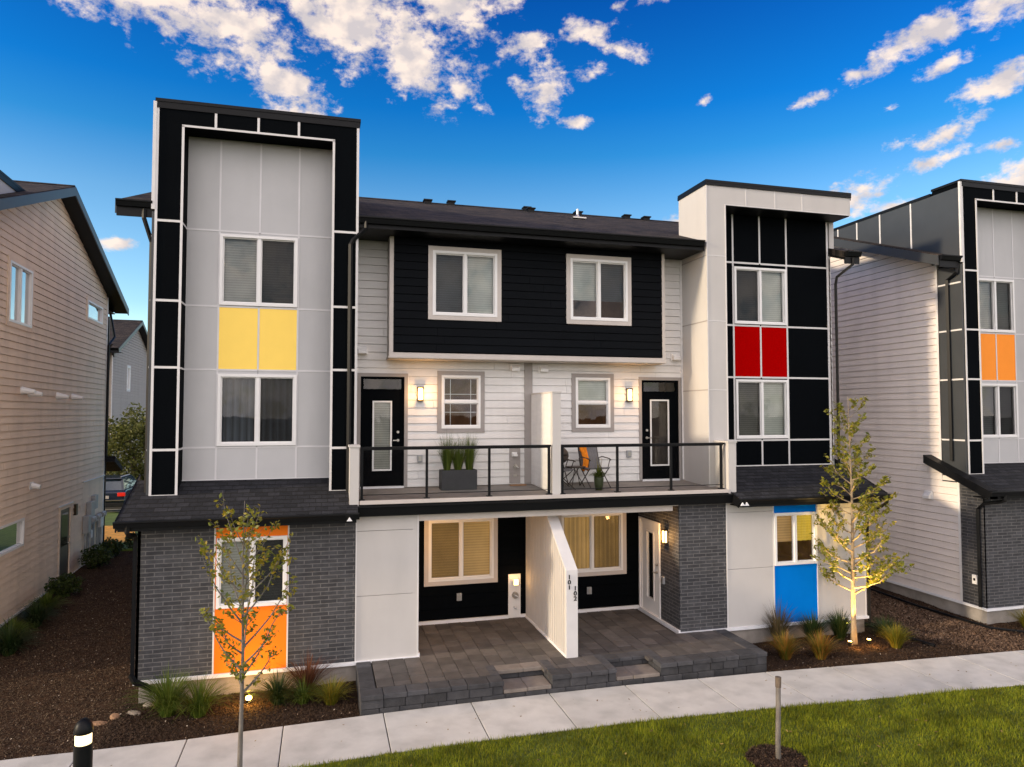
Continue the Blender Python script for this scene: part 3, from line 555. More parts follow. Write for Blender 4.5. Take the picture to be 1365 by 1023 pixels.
def main_house(root):
    shell(root); black_tower(root,'yellow'); cream_tower(root)
    skirt(root,-3.39,.66,yt=1.0); rake(root,-3.40,.02,1.2)
    skirt(root,8.68,12.55,yt=1.05); rake(root,12.54,.02,1.6); rake(root,8.66,.02,.0)
    # ---- ground floor front
    F=front(0)
    B=MB(F); gridwall(B,-3.13,-1.865,.0,2.72,-.15,0); B.cut(); gridwall(B,-.585,.635,0,2.72,-.15,0); B.cut(); gridwall(B,7.45,8.61,0,2.74,-.15,0); B.build('brick_wall','brick',root)
    Fs=side(-3.13,-1); B=MB(Fs); B.box(.0,.86,-.05,.002,0,2.95); B.build('brick_return','brick_y',root)
    Fs=side(7.45,-1); B=MB(Fs); gridwall(B,.15,2.0,0,2.72,-.15,0,[(.92,1.90,0,2.16)]); B.box(0.0,.15,-.01,0.001,0,2.72); B.build('porch_brick_wall','brick_y',root)
    B=MB(F); B.box(.645,1.22,-.12,.004,0,1.205); B.box(.645,1.22,-.12,.004,1.215,2.42); B.box(1.228,1.83,-.12,.004,0,1.205) if False else None
    B=MB(F)
    for a,b in ((0,1.21),(1.218,2.44),(2.448,2.74)): B.box(.645,1.83,-.12,.004,a,b)
    B.cut(); B.box(8.62,9.79,-.12,.004,0,1.26); B.box(8.62,9.79,-.12,.004,1.268,2.50); B.box(8.62,9.79,-.12,.004,2.508,2.74)
    B.cut(); B.box(10.95,12.26,-.12,.004,0,1.22); B.box(10.95,12.26,-.12,.004,1.228,2.50); B.box(10.95,12.26,-.12,.004,2.508,2.74)
    B.build('cream_wall_panel','cream',root)
    Fr_=side(12.26,1); B=MB(Fr_); B.box(0.0,1.0,-.1,.002,0,2.72); B.prism([(12.16,.0,2.72),(12.16,1.0,2.72),(12.16,1.0,3.26),(12.16,0.0,2.86)][::-1],(.097,0,0)); B.build('cream_return','cream',root)
    B=MB(F); B.box(.637,.660,0,.014,0,2.72); B.box(1.81,1.84,-.05,.014,0,2.72); B.cut(); B.box(8.605,8.63,0,.014,0,2.72); B.box(9.785,9.81,0,.014,0,2.72); B.box(10.93,10.955,0,.014,0,2.72); B.box(12.235,12.265,-.0,.012,0,2.72)
    B.cut(); B.box(-1.872,-1.845,0,.014,0,2.72); B.box(-.598,-.572,0,.014,0,2.72); B.build('edge_trim','joint',root)
    # base flashing
    B=MB(F); B.box(-3.15,.66,-.02,.05,-.055,.005); B.box(.66,1.86,-.02,.05,-.04,.008); B.cut(); B.box(7.43,12.30,-.02,.05,-.055,.006); B.build('front_flashing','flash',root)
    B=MB(side(7.45,-1)); B.box(-.04,2.0,0,.045,-.04,.05); B.build('porch_flashing','flash',root)
    # colour columns
    B=MB(F); gridwall(B,-1.845,-.598,0,2.72,-.12,.0,[(-1.82,-.605,1.17,2.43)]); B.build('colour_column','orange',root,label='orange ground floor panels around the window')
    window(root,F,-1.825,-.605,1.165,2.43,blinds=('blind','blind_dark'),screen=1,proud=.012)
    B=MB(F); gridwall(B,9.81,10.93,0,2.72,-.12,.0,[(9.83,10.91,1.285,2.45)]); B.build('colour_column','blue',root,label='blue ground floor panels around the window')
    window(root,F,9.815,10.925,1.285,2.455,blinds=('blind_warm','curtain_amber'),drop=(.58,.58),room='room_warm',proud=.012)
    # ---- porch
    Fp=front(2.0); B=MB(Fp); hl=[(2.32,3.82,.92,2.30),(5.46,7.02,.92,2.31)]
    lap(B,1.83,4.62,0,2.72,[(a-.03,b+.03,c-.03,d+.03) for a,b,c,d in hl],exp=.3,th=.008); lap(B,4.62,7.45,0,2.72,[(a-.03,b+.03,c-.03,d+.03) for a,b,c,d in hl],exp=.3,th=.008); B.build('porch_back_wall','black',root,label='black porch back wall')
    window(root,Fp,2.32,3.82,.93,2.30,blinds=('blind_warm','blind_warm'),screen=0,trim=.095,trim_mat='beige',proud=.02)
    window(root,Fp,5.46,7.02,.93,2.31,blinds=('curtain_warm','curtain_warm'),screen=1,trim=.095,trim_mat='beige',proud=.02)
    B=MB(Fp); B.box(1.83,4.17,0,.05,-.01,.07); B.cut(); B.box(4.46,7.45,0,.05,-.01,.07); B.build('porch_base_flashing','flash',root)
    B=MB(Fp); B.box(4.17,4.46,0,.03,0,.99); B.build('service_board','white',root)
    vent(root,Fp,4.315,.82,.03,.16,.14); 
    B=MB(Fp); B.tube([Fp(4.32,.03,.52),Fp(4.32,.09,.52)],.075,14); B.tube([Fp(4.32,.09,.52),Fp(4.32,.13,.52),Fp(4.36,.15,.50)],.02,8); B.tube([Fp(4.31,.03,.24),Fp(4.31,.08,.24),Fp(4.35,.10,.22)],.02,8); B.build('hose_tap','steel',root)
    outlet(root,Fp,3.02,.56,.01); outlet(root,Fp,6.15,.50,.01)
    o=MB(Fp).box(4.27,4.36,.16,.2,.78,.90).build('service_light','lampglass',root); lamp_point('service_light_lamp',tuple(Fp(4.31,.28,.93)),1.0,parent=root,size=.04)
    Fl=side(1.83,1); B=MB(Fl); B.box(-.0,2.0,-.10,.0,0,2.72); B.build('porch_side_wall','cream',root)
    MB(Fl).box(0,2.0,0,.04,-.01,.05).build('porch_side_flashing','flash',root)
    sconce(root,Fl,.75,2.0,0,power=13)
    sconce(root,side(7.45,-1),.55,1.95,0,power=7)
    door(root,side(7.45,-1),.97,1.83,.06,2.10,-.0,'white','white','glass',handle_left=True,trim=.05,trim_mat='white',inner=(.27,.73,.14,.92),label='white glazed porch door in the brick wall')
    outlet(root,side(7.45,-1),.70,.95,0)
    # porch ceiling and beam
    B=MB(); B.box(1.83,7.45,-2.0,-.0,2.70,2.74); B.build('porch_ceiling','beige',root)
    B=MB(); B.box(1.84,7.30,-.10,.03,2.60,2.74); B.build('porch_beam','beige',root)
    # ---- balcony
    B=MB(); B.prism([(.5,-.10,2.955),(.5,-.10,3.02),(.5,1.62,3.085),(.5,1.62,2.8),(.5,.0,2.8)],(8.15,0,0)); B.build('balcony_floor','deckfloor',root)
    B=MB(); B.box(.70,8.60,.10,.16,2.965,3.035); B.build('balcony_edge_trim','beige',root)
    B=MB(); gutter(B,.46,8.72,-.10,2.94,h=.20,w=.12); B.box(.46,8.72,-.0,.10,2.735,2.96); B.build('balcony_fascia','metal_black',root)
    B=MB(); 
    for x in (.45,8.65,8.75): B.cut(); B.prism([(x,-.52,2.72),(x+.10,-.52,2.72),(x+.05,-.52,2.79)],(0,.03,0))
    B.build('flashing_tip','flash',root)
    for x0,x1 in ((.50,.69),(8.60,8.80)):
        B=MB(); B.box(x0+.01,x1-.01,-.45,.13,2.93,4.05); B.box(x0-.01,x1+.01,-.45,.15,4.05,4.085); B.build('balcony_end_wall','cream',root)
    # upper divider
    B=MB(); B.box(4.58,4.76,-.08,.03,3.02,5.12); B.box(4.565,4.775,-.09,.045,5.12,5.15); B.build('divider_post','cream',root)
    B=MB(); B.prism([(4.62,.08,3.03),(4.62,1.6,3.09),(4.62,1.6,5.12),(4.62,.08,5.12)],(.10,0,0))
    Fd=side(4.62,-1); B.fr=Fd
    for k in range(18): y=.10+k*.083; B.box(y,y+.060,0,.020,3.09,5.12)
    B.fr=side(4.72,1)
    for k in range(18): y=.10+k*.083; B.box(y,y+.060,0,.020,3.09,5.12)
    B.build('balcony_divider','siding',root)
    B=MB(side(4.62,-1)); B.box(.08,1.6,-.12,.03,5.121,5.15); B.build('divider_cap','beige',root)
    # railings
    for x0,x1,posts in ((.72,4.55,(.74,1.99,3.25,4.51)),(4.78,8.58,(4.80,6.03,7.28,8.50))):
        B=MB(); B.box(x0,x1,-.04,.03,4.01,4.05)
        o=B.build('railing','metal_black',root)
        for p in posts: Q=MB(); Q.box(p-.024,p+.024,-.02,.02,3.03,4.01); Q.box(p-.055,p+.055,-.05,.05,3.03,3.05); Q.build('post','metal_black',o)
        Q=MB(); Q.box(x0+.03,x1-.03,-.006,.006,3.12,3.135); Q.box(x0+.03,x1-.03,-.006,.006,3.985,4.01); Q.build('glass_channel','metal_black',o)
        for a,b in zip(posts,posts[1:]): MB().quad((a+.03,0,3.13),(b-.03,0,3.13),(b-.03,0,3.99),(a+.03,0,3.99)).build('pane',M_clear,o)
    # ---- balcony back wall
    F=front(1.6)
    wn=[(2.535,3.415,4.36,5.54),(5.68,6.545,4.36,5.53)]; drs=[(.76,1.75,3.0,5.55),(7.32,8.35,3.0,5.55)]
    B=MB(F); lap(B,.65,8.46,3.09,8.5,[(a-.04,b+.04,c-.04,d+.04) for a,b,c,d in wn]+drs+[(1.42,7.78,5.95,8.6)],exp=.172,th=.024); B.build('balcony_back_wall','siding',root)
    B=MB(F); B.box(.65,.70,-.03,.03,3.1,8.45); B.cut(); B.box(8.40,8.46,-.03,.03,3.1,8.45); B.build('wall_corner_trim','siding',root)
    B=MB(F); B.box(4.44,4.63,0,.04,3.1,5.86); B.build('pilaster','grey_trim',root)
    window(root,F,*wn[0],kind='hung',trim=.095,trim_mat='grey_trim',blinds=(None,),room='room_warm',proud=.02,grid=True)
    window(root,F,*wn[1],kind='hung',trim=.095,trim_mat='grey_trim',blinds=('blind_bright',),drop=(.45,),room='room_warm',proud=.02)
    door(root,F,.845,1.66,3.13,5.17,.0,'black','black','glass',transom=5.44,trim=.075,blind='blind',label='black balcony door with blinds in its glass')
    door(root,F,7.42,8.28,3.13,5.17,.0,'black','black','glass',transom=5.44,trim=.075,handle_left=True,inner=(.20,.78,.15,.93),label='black balcony door with dark reflecting glass')
    sconce(root,F,2.06,5.12,.02,glass='lampglass',power=5.5); sconce(root,F,7.02,5.13,.02,glass='lampglass_soft',power=4)
    for u,z in ((4.21,5.73),(4.89,5.72),(.81,6.05),(8.25,6.06)): vent(root,F,u,z,.02)
    outlet(root,F,2.06,3.71,.02); outlet(root,F,7.01,3.74,.02)
    B=MB(F); B.box(4.085,4.34,.0,.035,3.12,3.92); o=B.build('service_board','grey_trim',root,label='grey balcony service board'); 
    vent(root,F,4.20,3.77,.035,.12,.10); B=MB(F); B.tube([F(4.22,.035,3.50),F(4.22,.09,3.50)],.05,10); B.tube([F(4.22,.09,3.5),F(4.22,.14,3.5),F(4.26,.15,3.47)],.018,8); B.box(4.18,4.25,.035,.06,3.27,3.31); B.build('balcony_tap','steel',root)
    # ---- projecting black bay
    Fb=front(1.1); bw=[(2.25,3.675,6.80,8.20),(5.38,6.78,6.81,8.21)]
    B=MB(Fb); lap(B,1.42,7.66,6.0,8.62,[(a-.05,b+.05,c-.05,d+.05) for a,b,c,d in bw],exp=.175,th=.024); B.build('bay_wall','siding_black',root,label='black lap siding of the projecting bay')
    B=MB(Fb); B.box(1.335,1.42,-.50,.03,5.98,8.55); B.box(7.66,7.73,-.50,.03,5.98,8.55); B.box(1.335,7.73,-.50,.04,5.90,5.98); B.box(1.32,7.75,-.50,.055,5.865,5.905); B.build('bay_trim','beige',root)
    B=MB(Fb); B.box(1.34,7.72,-.49,.0,5.85,5.866); B.build('bay_soffit','beige',root)
    window(root,Fb,*bw[0],trim=.095,trim_mat='beige',blinds=('blind_blue','blind_bright'),screen=0,proud=.02)
    window(root,Fb,*bw[1],trim=.095,trim_mat='beige',blinds=('blind_bright','blind_blue'),drop=(.68,.68),screen=1,proud=.02,room='room_warm')
    # upper eave
    B=MB(); gutter(B,.66,8.40,EY,EZ-.01,h=.13,w=.13); B.build('eave_gutter','metal_black',root)
    B=MB(); B.box(.65,8.44,-EY-.02,-EY+.01,EZ-.22,EZ-.02); B.box(.65,8.44,-1.62,-EY-.02,EZ-.215,EZ-.195); B.build('eave_fascia','metal_black',root)
    # downspouts
    B=MB(); B.tube([(.80,.44,8.55),(.80,.42,8.40),(.55,.36,8.14),(.50,.355,8.05),(.50,.355,3.12)],.043,4); B.build('downspout','metal_black',root)
    B=MB(); B.tube([(-3.25,.46,8.5),(-3.25,.46,8.33),(-3.13,.55,7.9),(-3.13,.55,3.2)],.04,4); B.build('downspout','metal_black',root)
    B=MB(); B.tube([(12.5,.46,8.5),(12.5,.46,8.35),(12.30,.8,8.08),(12.30,.85,7.9),(12.30,.85,3.3)],.04,4); B.build('downspout','metal_black',root)
    B=MB(); B.tube([(-3.20,-.44,2.78),(-3.20,-.44,2.66),(-3.20,-.36,2.60),(-3.16,-.10,2.56),(-3.16,-.05,2.45),(-3.16,-.05,.10)],.043,4); B.build('downspout','metal_black',root)
    B=MB(); B.tube([(-3.18,-.07,.14),(-3.10,-.14,.04),(-2.50,-.24,-.24)],.05,4); B.build('downspout_extension','metal_black',root)
    B=MB(); B.tube([(12.50,-.44,2.78),(12.50,-.44,2.66),(12.48,-.3,2.56),(12.30,-.05,2.40),(12.31,-.03,2.25),(12.31,-.03,-.2)],.043,4); B.build('downspout','metal_black',root)
    # roof vents
    for k,(x,y,z) in enumerate([(2.96,6.86,10.95),(3.73,7.2,11.05),(6.14,7.2,11.05),(6.13,6.73,10.9),(9.55,7.2,11.05),(7.75,6.9,10.95),(10.2,7.1,11.05)]):
        z=roofz(min(y,RY)); B=MB(); w=.10; B.box(x-w,x+w,-y-w,-y+w,z-.1,z+.075); B.box(x-w-.03,x+w+.03,-y-w-.02,-y+w+.04,z+.075,z+.11); B.build('roof_vent','metal_black',root)
    B=MB(); z=roofz(5.17); B.tube([(7.09,5.17,z-.05),(7.09,5.17,z+.28)],.04,10); B.tube([(7.09,5.17,z+.0),(7.09,5.17,z+.12)],[.11,.05],10); B.box(6.9,7.3,-5.35,-5.0,z-.02,z+.015); B.build('roof_pipe','steel',root)
M_clear=glassmat('clear railing glass',(.97,.985,.98),.55,.0)
main_house(H1)

# lower divider wall with house numbers (part of the house)
def low_divider(root):
    prof=[(-.84,0),(-.84,1.66),(.30,2.50),(.30,2.66),(2.0,2.66),(2.0,0)]
    B=MB(); B.prism([(4.60,y,z) for y,z in prof],(.17,0,0))
    n=24
    for X,sg in ((4.60,-1),(4.77,1)):
        B.fr=side(X,sg)
        for k in range(n):
            y=-.80+k*(2.78/n); y1=y+2.78/n-.028
            def top(y): return 2.66 if y>.30 else 1.66+(y+.84)/1.14*.84
            F=B.fr; B.hexa([F(y,.020,.05),F(y1,.020,.05),F(y1,0,.05),F(y,0,.05),F(y,.020,top(y)-.02),F(y1,.020,top(y1)-.02),F(y1,0,top(y1)-.02),F(y,0,top(y)-.02)])
    o=B.build('porch_divider','cream',root,label='pale grooved porch divider wall with a sloping top')
    B=MB(); B.prism([(4.57,-.875,0.0),(4.57,-.875,1.665),(4.57,.30,2.53),(4.57,.30,2.49),(4.57,-.83,1.64),(4.57,-.83,0.0)],(.235,0,0)); B.build('divider_cap','joint',o)
    B=MB(side(4.60,-1)); B.box(-.84,2.0,.020,.04,-.01,.05); B.fr=side(4.77,1); B.box(-.84,2.0,.020,.04,-.01,.05); B.build('divider_flashing','flash',o)
    # numbers
    dg=bpy.context.evaluated_depsgraph_get()
    for txt,x,ztop in (('101',4.632,1.60),('102',4.752,1.38)):
        V=[];Fc=[]
        for i,ch in enumerate(txt):
            cu=bpy.data.curves.new('t','FONT'); cu.body=ch; cu.size=.135; cu.extrude=.006; cu.align_x='CENTER'; cu.offset=.0018
            to=bpy.data.objects.new('t',cu); col.objects.link(to); bpy.context.view_layer.update()
            me=bpy.data.meshes.new_from_object(to.evaluated_get(bpy.context.evaluated_depsgraph_get()))
            b=len(V); z=ztop-.1-.098*i*1.0
            V+=[(x+v.co.x,-.882-v.co.z,z+v.co.y*.86) for v in me.vertices]; Fc+=[tuple(b+k for k in p.vertices) for p in me.polygons]
            bpy.data.objects.remove(to); bpy.data.curves.remove(cu)
        q=MB(); q.v=V; q.f=Fc; q.build('house_number','metal_black',o,label='black house number '+txt)
low_divider(H1)

# ------------------------------------------------ RIGHT NEIGHBOUR
H2=empty('townhouse',(18.57,-.28,0),'neighbouring townhouse at the right edge with a black tower and light orange panels','house','townhouses in the row')
def right_house(root):
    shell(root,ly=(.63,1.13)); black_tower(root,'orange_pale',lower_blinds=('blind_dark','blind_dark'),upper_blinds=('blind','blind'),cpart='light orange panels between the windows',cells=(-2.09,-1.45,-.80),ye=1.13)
    skirt(root,-3.39,.66,yt=1.0); rake(root,-3.40,.27,1.45)
    F=front(0); B=MB(F); B.box(-3.11,12.25,-.15,0,0,2.72); B.build('brick_wall','brick',root)
    Fs=side(-3.11,-1); B=MB(Fs); B.prism([(-3.116,0,0),(-3.116,.63,0),(-3.116,.63,3.06),(-3.116,0,2.80)],(.05,0,0)); B.build('brick_return','brick_y',root)
    B=MB(F); B.box(-3.15,12.3,-.02,.05,-.055,.005); B.build('front_flashing','flash',root)
    B=MB(F); B.box(.65,12.25,-1.7,-1.6,3.0,8.6); B.build('upper_wall','siding',root)
    B=MB(); B.tube([(-3.13,.50,8.45),(-3.17,.50,8.25),(-3.17,.80,8.1),(-3.17,.80,3.5)],.045,4); B.build('downspout','metal_black',root)
    B=MB(); B.tube([(-2.95,-.44,2.78),(-2.95,-.44,2.64),(-3.0,-.3,2.58),(-3.16,-.05,2.52),(-3.17,.10,2.38),(-3.17,.10,.02)],.047,4); B.build('downspout','metal_black',root)
    vent(root,side(-3.12,-1),1.56,2.55,.0,.26,.22); vent(root,side(-3.12,-1),5.45,5.70,0,.2,.2)
    o=MB(side(-3.12,-1)).box(.17,.30,0.005,.06,.54,.76).build('outlet_box','white',root); MB(side(-3.12,-1)).box(.21,.26,.06,.07,.62,.68).build('outlet_cover','metal_black',o)
right_house(H2)

# ------------------------------------------------ LEFT NEIGHBOUR (turned two degrees)
rz=math.atan2(.03727,.99931)
H3=empty('townhouse',(-19.12,.21,-.10),'neighbouring townhouse at the left edge with a long beige lap sided wall','house','townhouses in the row',rz)
def left_house(root):
    wl=[(4.07,5.52,6.92,8.34,),(10.45,12.25,7.82,8.40),(3.3,5.42,1.56,2.24)]
    dr=(8.20,9.28,0,2.12)
    holes=[(a-.05,b+.05,c-.05,d+.05) for a,b,c,d in wl]+[dr,(10.45,12.95,0.2,2.62)]
    shell(root,right_holes=holes,fr_side='siding_left'); cream_tower(root)
    skirt(root,8.68,12.55,yt=1.05); rake(root,12.54,.02,1.6)
    F=side(12.25,1)
    window(root,F,*wl[0],blinds=('blind_blue','blind_dark'),glass='glass_mirror',trim=.11,trim_mat='siding_left',proud=.02)
    window(root,F,*wl[1],kind='single',blinds=('blind_bright',),glass='glass_mirror',trim=.11,trim_mat='siding_left',proud=.02)
    window(root,F,*wl[2],kind='single',blinds=('blind_bright',),glass='glass_mirror',trim=.11,trim_mat='siding_left',proud=.02)
    B=MB(F); B.box(8.28,9.20,-.05,0,.0,2.03); o=B.build('door','grey_door',root,label='dark side door'); MB(F).box(8.45,9.03,-.02,.006,.95,1.9).build('pane','glass',o)
    B=MB(F); B.tube([F(9.12,0,.98),F(9.12,.06,.98),F(9.02,.07,.98)],.014); B.tube([F(9.12,0,1.15),F(9.12,.03,1.15)],.03,8); B.build('handle','steel',o)
    B=MB(F); B.box(8.18,8.28,-.03,.035,0,2.13); B.box(9.20,9.30,-.03,.035,0,2.13); B.box(8.28,9.2,-.03,.033,2.03,2.13); B.build('door_frame','siding_left',root)
    B=MB(F); B.box(8.1,9.38,0,.06,2.13,2.16); B.box(10.4,13.0,0,.06,2.62,2.65); B.build('drip_flashing','flash',root)
    # meter board
    B=MB(F); B.box(10.45,12.95,-.05,.012,0,2.62); B.build('meter_board','siding_left',root)
    for n,(u0,u1,z0,z1,dp,mt) in enumerate([(10.9,11.35,1.35,1.95,.16,'plastic'),(11.45,11.8,1.65,2.1,.14,'plastic'),(10.55,10.85,1.0,1.55,.18,'plastic'),(12.2,12.6,.95,1.35,.14,'siding'),(11.2,11.4,.75,1.0,.1,'siding')]):
        MB(F).box(u0,u1,.012,dp,z0,z1).build('meter_box',mt,root,bevel=.01)
    for u in (11.1,11.7,12.35): 
        B=MB(F); B.tube([F(u-.18,.16,1.38),F(u+.18,.16,1.38)],.085,12); B.tube([F(u,.05,1.38),F(u,.05,0.1)],.022,8); B.tube([F(u,.2,1.38),F(u,.26,1.38)],.07,12); B.build('gas_meter','plastic',root)
    B=MB(F); 
    for u,z1 in ((10.65,1.0),(10.95,1.3),(11.5,1.65),(12.1,1.2),(12.5,.95)): B.tube([F(u,.06,z1),F(u,.06,-.05)],.028,8)
    B.tube([F(10.6,.1,1.2),F(12.8,.1,1.25)],.02,8); B.build('conduit','plastic',root)
    # vents on the wall (four in a row, plus one)
    for u,z in ((5.05,5.35),(5.55,5.30),(7.7,5.28),(9.1,5.28)):
        B=MB(F); B.tube([F(u,.0,z),F(u,.04,z)],.10,14); B.tube([F(u,.03,z),F(u,.30,z-.03)],[.095,.05],12); B.build('wall_vent','white',root)
    B=MB(F); B.box(5.75,6.0,0,.03,2.88,3.06); B.tube([F(5.87,.03,2.98),F(5.87,.22,2.93)],[.08,.06],10); B.build('wall_vent','white',root)
    B=MB(F); B.box(9.55,9.72,0,.09,1.72,2.05); B.build('wall_lamp','lampmetal',root)
    for u in (10.0,10.22): MB(F).box(u-.05,u+.05,0,.03,1.78,1.98).build('cover_plate','siding_left',root)
    B=MB(); B.box(12.2,12.6,-1.35,.5,3.0,3.02); B=MB(F); B.box(13.0,13.06,0,.07,0,8.2); B.build('corner_downspout','metal_black',root)
left_house(H3)

# ------------------------------------------------ FAR HOUSE behind
H4=empty('townhouse',(-24.2,30.6,-.15),'distant townhouse seen in the gap behind, with a dark roof and grey siding','house','townhouses in the row',R(2.5))
def far_house(root):
    holes=[(5.0,5.9,6.3,7.9)]
    shell(root,right_holes=holes,fr_side='siding_far')
    B=MB(front(1.6)); lap(B,-3.1,12.25,0,8.5); B.build('front_wall','siding_far',root)
    window(root,side(12.25,1),5.05,5.85,6.35,7.85,kind='single',blinds=('blind_dark',),glass='glass_mirror',trim=.1,trim_mat='siding',proud=.02)
    B=MB(); gutter(B,-3.7,12.7,EY,EZ-.01); B.build('eave_gutter','metal_black',root)
    B=MB(); B.box(-3.7,12.7,-1.6,-.5,EZ-.22,EZ-.2); B.build('eave_soffit','metal_black',root)
    B=MB(); B.tube([(12.4,.5,8.5),(12.18,1.5,8.1),(12.18,1.5,0)],.06,6); B.build('downspout','metal_black',root)
    skirt(root,4,12.6,yt=1.6); rake(root,12.6,.03,1.7)
    F=side(12.25,1)
    for u in (7.2,8.0,9.2,10.0): 
        B=MB(F); B.tube([F(u,0,4.6),F(u,.3,4.55)],[.11,.06],8); B.build('wall_vent','white',root)
far_house(H4)

# ------------------------------------------------ GROUND
M['soil']=None
def groundmat():
    m=bpy.data.materials.new('garden soil'); m.use_nodes=True; nt=m.node_tree; b=nt.nodes['Principled BSDF']; N=nt.nodes.new; L=nt.links.new
    b.inputs['Roughness'].default_value=1; b.inputs['Specular IOR Level'].default_value=.1
    tc=N('ShaderNodeTexCoord'); n=N('ShaderNodeTexNoise'); n.inputs['Scale'].default_value=9; n.inputs['Detail'].default_value=10; n.inputs['Roughness'].default_value=.75; L(tc.outputs['Object'],n.inputs[0])
    cr=N('ShaderNodeValToRGB'); cr.color_ramp.elements[0].position=.35; cr.color_ramp.elements[0].color=(.018,.010,.006,1); cr.color_ramp.elements[1].position=.7; cr.color_ramp.elements[1].color=(.085,.048,.028,1); L(n.outputs[0],cr.inputs[0])
    L(cr.outputs[0],b.inputs['Base Color'])
    n2=N('ShaderNodeTexNoise'); n2.inputs['Scale'].default_value=30; n2.inputs['Detail'].default_value=8; L(tc.outputs['Object'],n2.inputs[0]); bp=N('ShaderNodeBump'); bp.inputs['Strength'].default_value=1; bp.inputs['Distance'].default_value=.04; L(n2.outputs[0],bp.inputs['Height']); L(bp.outputs[0],b.inputs['Normal']); return m
M['soil']=groundmat()
M['lawn']=mat('lawn turf',(.075,.10,.010),.95,var=.4,vscale=6,bump=.6,bscale=60)
M['far_grass']=mat('distant grass',(.09,.14,.02),.95,var=.3,vscale=3)
M['asphalt']=mat('asphalt',(.06,.055,.05),.95,var=.2,vscale=5)
M['sunlit_drive']=mat('drive in sunset light colour',(.85,.40,.06),.9,var=.3,vscale=5)  # concrete drive, the orange of the low sun is put into its colour
M['stone']=mat('charcoal retaining block',(.034,.034,.037),.9,var=.35,vscale=5,bump=.9,bscale=28,island=.30)
M['coping']=mat('charcoal coping stone',(.040,.040,.044),.85,var=.35,vscale=5,bump=.6,bscale=30,island=.35)
M['step_pale']=mat('pale tread stone',(.17,.145,.125),.85,var=.2,vscale=5,bump=.5,bscale=30,island=.15)
M['paver']=mat('brown grey paver',(.075,.066,.061),.85,var=.25,vscale=4,bump=.4,bscale=35,island=.30,dirt=.2)
def hnoise(x,y):
    return .5*np.sin(x*1.3+2*np.sin(y*.9))*np.cos(y*1.1+.7)+.3*np.sin(x*3.1+y*2.3)+.2*np.sin(x*6.7-y*5.1)
def gz(x,y):
    x=np.asarray(x,float); y=np.asarray(y,float)
    z=-.385+.03*np.clip(y,0,9)+.012*np.clip(y-9,0,12)*0
    z=np.where(y<-1.3,-.385,z)
    a=np.clip((y+1.5)/.6,0,1)*np.clip((14-y)/2,0,1)
    z=z+.022*hnoise(x,y)*a
    z=z-.03*np.clip((-1-x)/3,0,1)*np.clip((y+1.5)/1.5,0,1)*np.clip((4-y)/4,0,1)
    return z
def grid_coords(a,b,st,far):
    c=list(np.arange(a,b+st/2,st)); d=st; x=b
    while x<far: d*=1.35; x+=d; c.append(x)
    x=a; d=st
    while x>-far: d*=1.35; x-=d; c.insert(0,x)
    return np.array(c)
def make_ground():
    xs=grid_coords(-9,24,.14,900); ys=grid_coords(-6,15,.14,900)
    Xg,Yg=np.meshgrid(xs,ys); Zg=gz(Xg,Yg)+rng.normal(0,.006,Xg.shape)*((Xg>-9.1)&(Xg<24)&(Yg>-6)&(Yg<15))
    nx,ny=len(xs),len(ys); v=np.stack([Xg.ravel(),Yg.ravel(),Zg.ravel()],1)
    i=np.arange(nx*ny).reshape(ny,nx); f=np.stack([i[:-1,:-1].ravel(),i[:-1,1:].ravel(),i[1:,1:].ravel(),i[1:,:-1].ravel()],1)
    o=np_mesh('ground',v,f,M['soil'],smooth=True); struct(o)
def np_mesh(name,v,f,m,smooth=False,parent=None):
    me=bpy.data.meshes.new(name); n=f.shape[1]; me.vertices.add(len(v)); me.vertices.foreach_set('co',np.ascontiguousarray(v,dtype=np.float32).ravel())
    me.loops.add(f.size); me.loops.foreach_set('vertex_index',np.ascontiguousarray(f,dtype=np.int32).ravel())
    me.polygons.add(len(f)); me.polygons.foreach_set('loop_start',np.arange(0,f.size,n,dtype=np.int32)); me.polygons.foreach_set('loop_total',np.full(len(f),n,dtype=np.int32))
    if smooth: me.polygons.foreach_set('use_smooth',np.ones(len(f),bool))
    me.materials.append(m); me.update(calc_edges=True); me.validate()
    o=bpy.data.objects.new(name,me); col.objects.link(o)
    if parent: o.parent=parent
    return o
make_ground()
FARX=[-12,-8,-6,-4.49,-3.2,-1.96,-.55,1.04,2.54,3.97,5.44,6.9,8.33,9.75,14.6,20,30,60]
FARY=[-2.9,-2.25,-2.0,-1.86,-1.88,-1.87,-1.775,-1.70,-1.66,-1.645,-1.645,-1.70,-1.745,-1.835,-2.08,-2.4,-3.0,-4.9]
NEARX=[-12,-8,-.25,1.03,2.5,3.95,5.36,6.8,8.2,12.6,20,30,60]
NEARY=[-5.0,-4.3,-3.17,-3.11,-3.08,-3.08,-3.10,-3.17,-3.25,-3.53,-4.0,-4.6,-6.5]
fe=lambda x: float(np.interp(x,FARX,FARY)); ne=lambda x: float(np.interp(x,NEARX,NEARY))
ZW=-.31
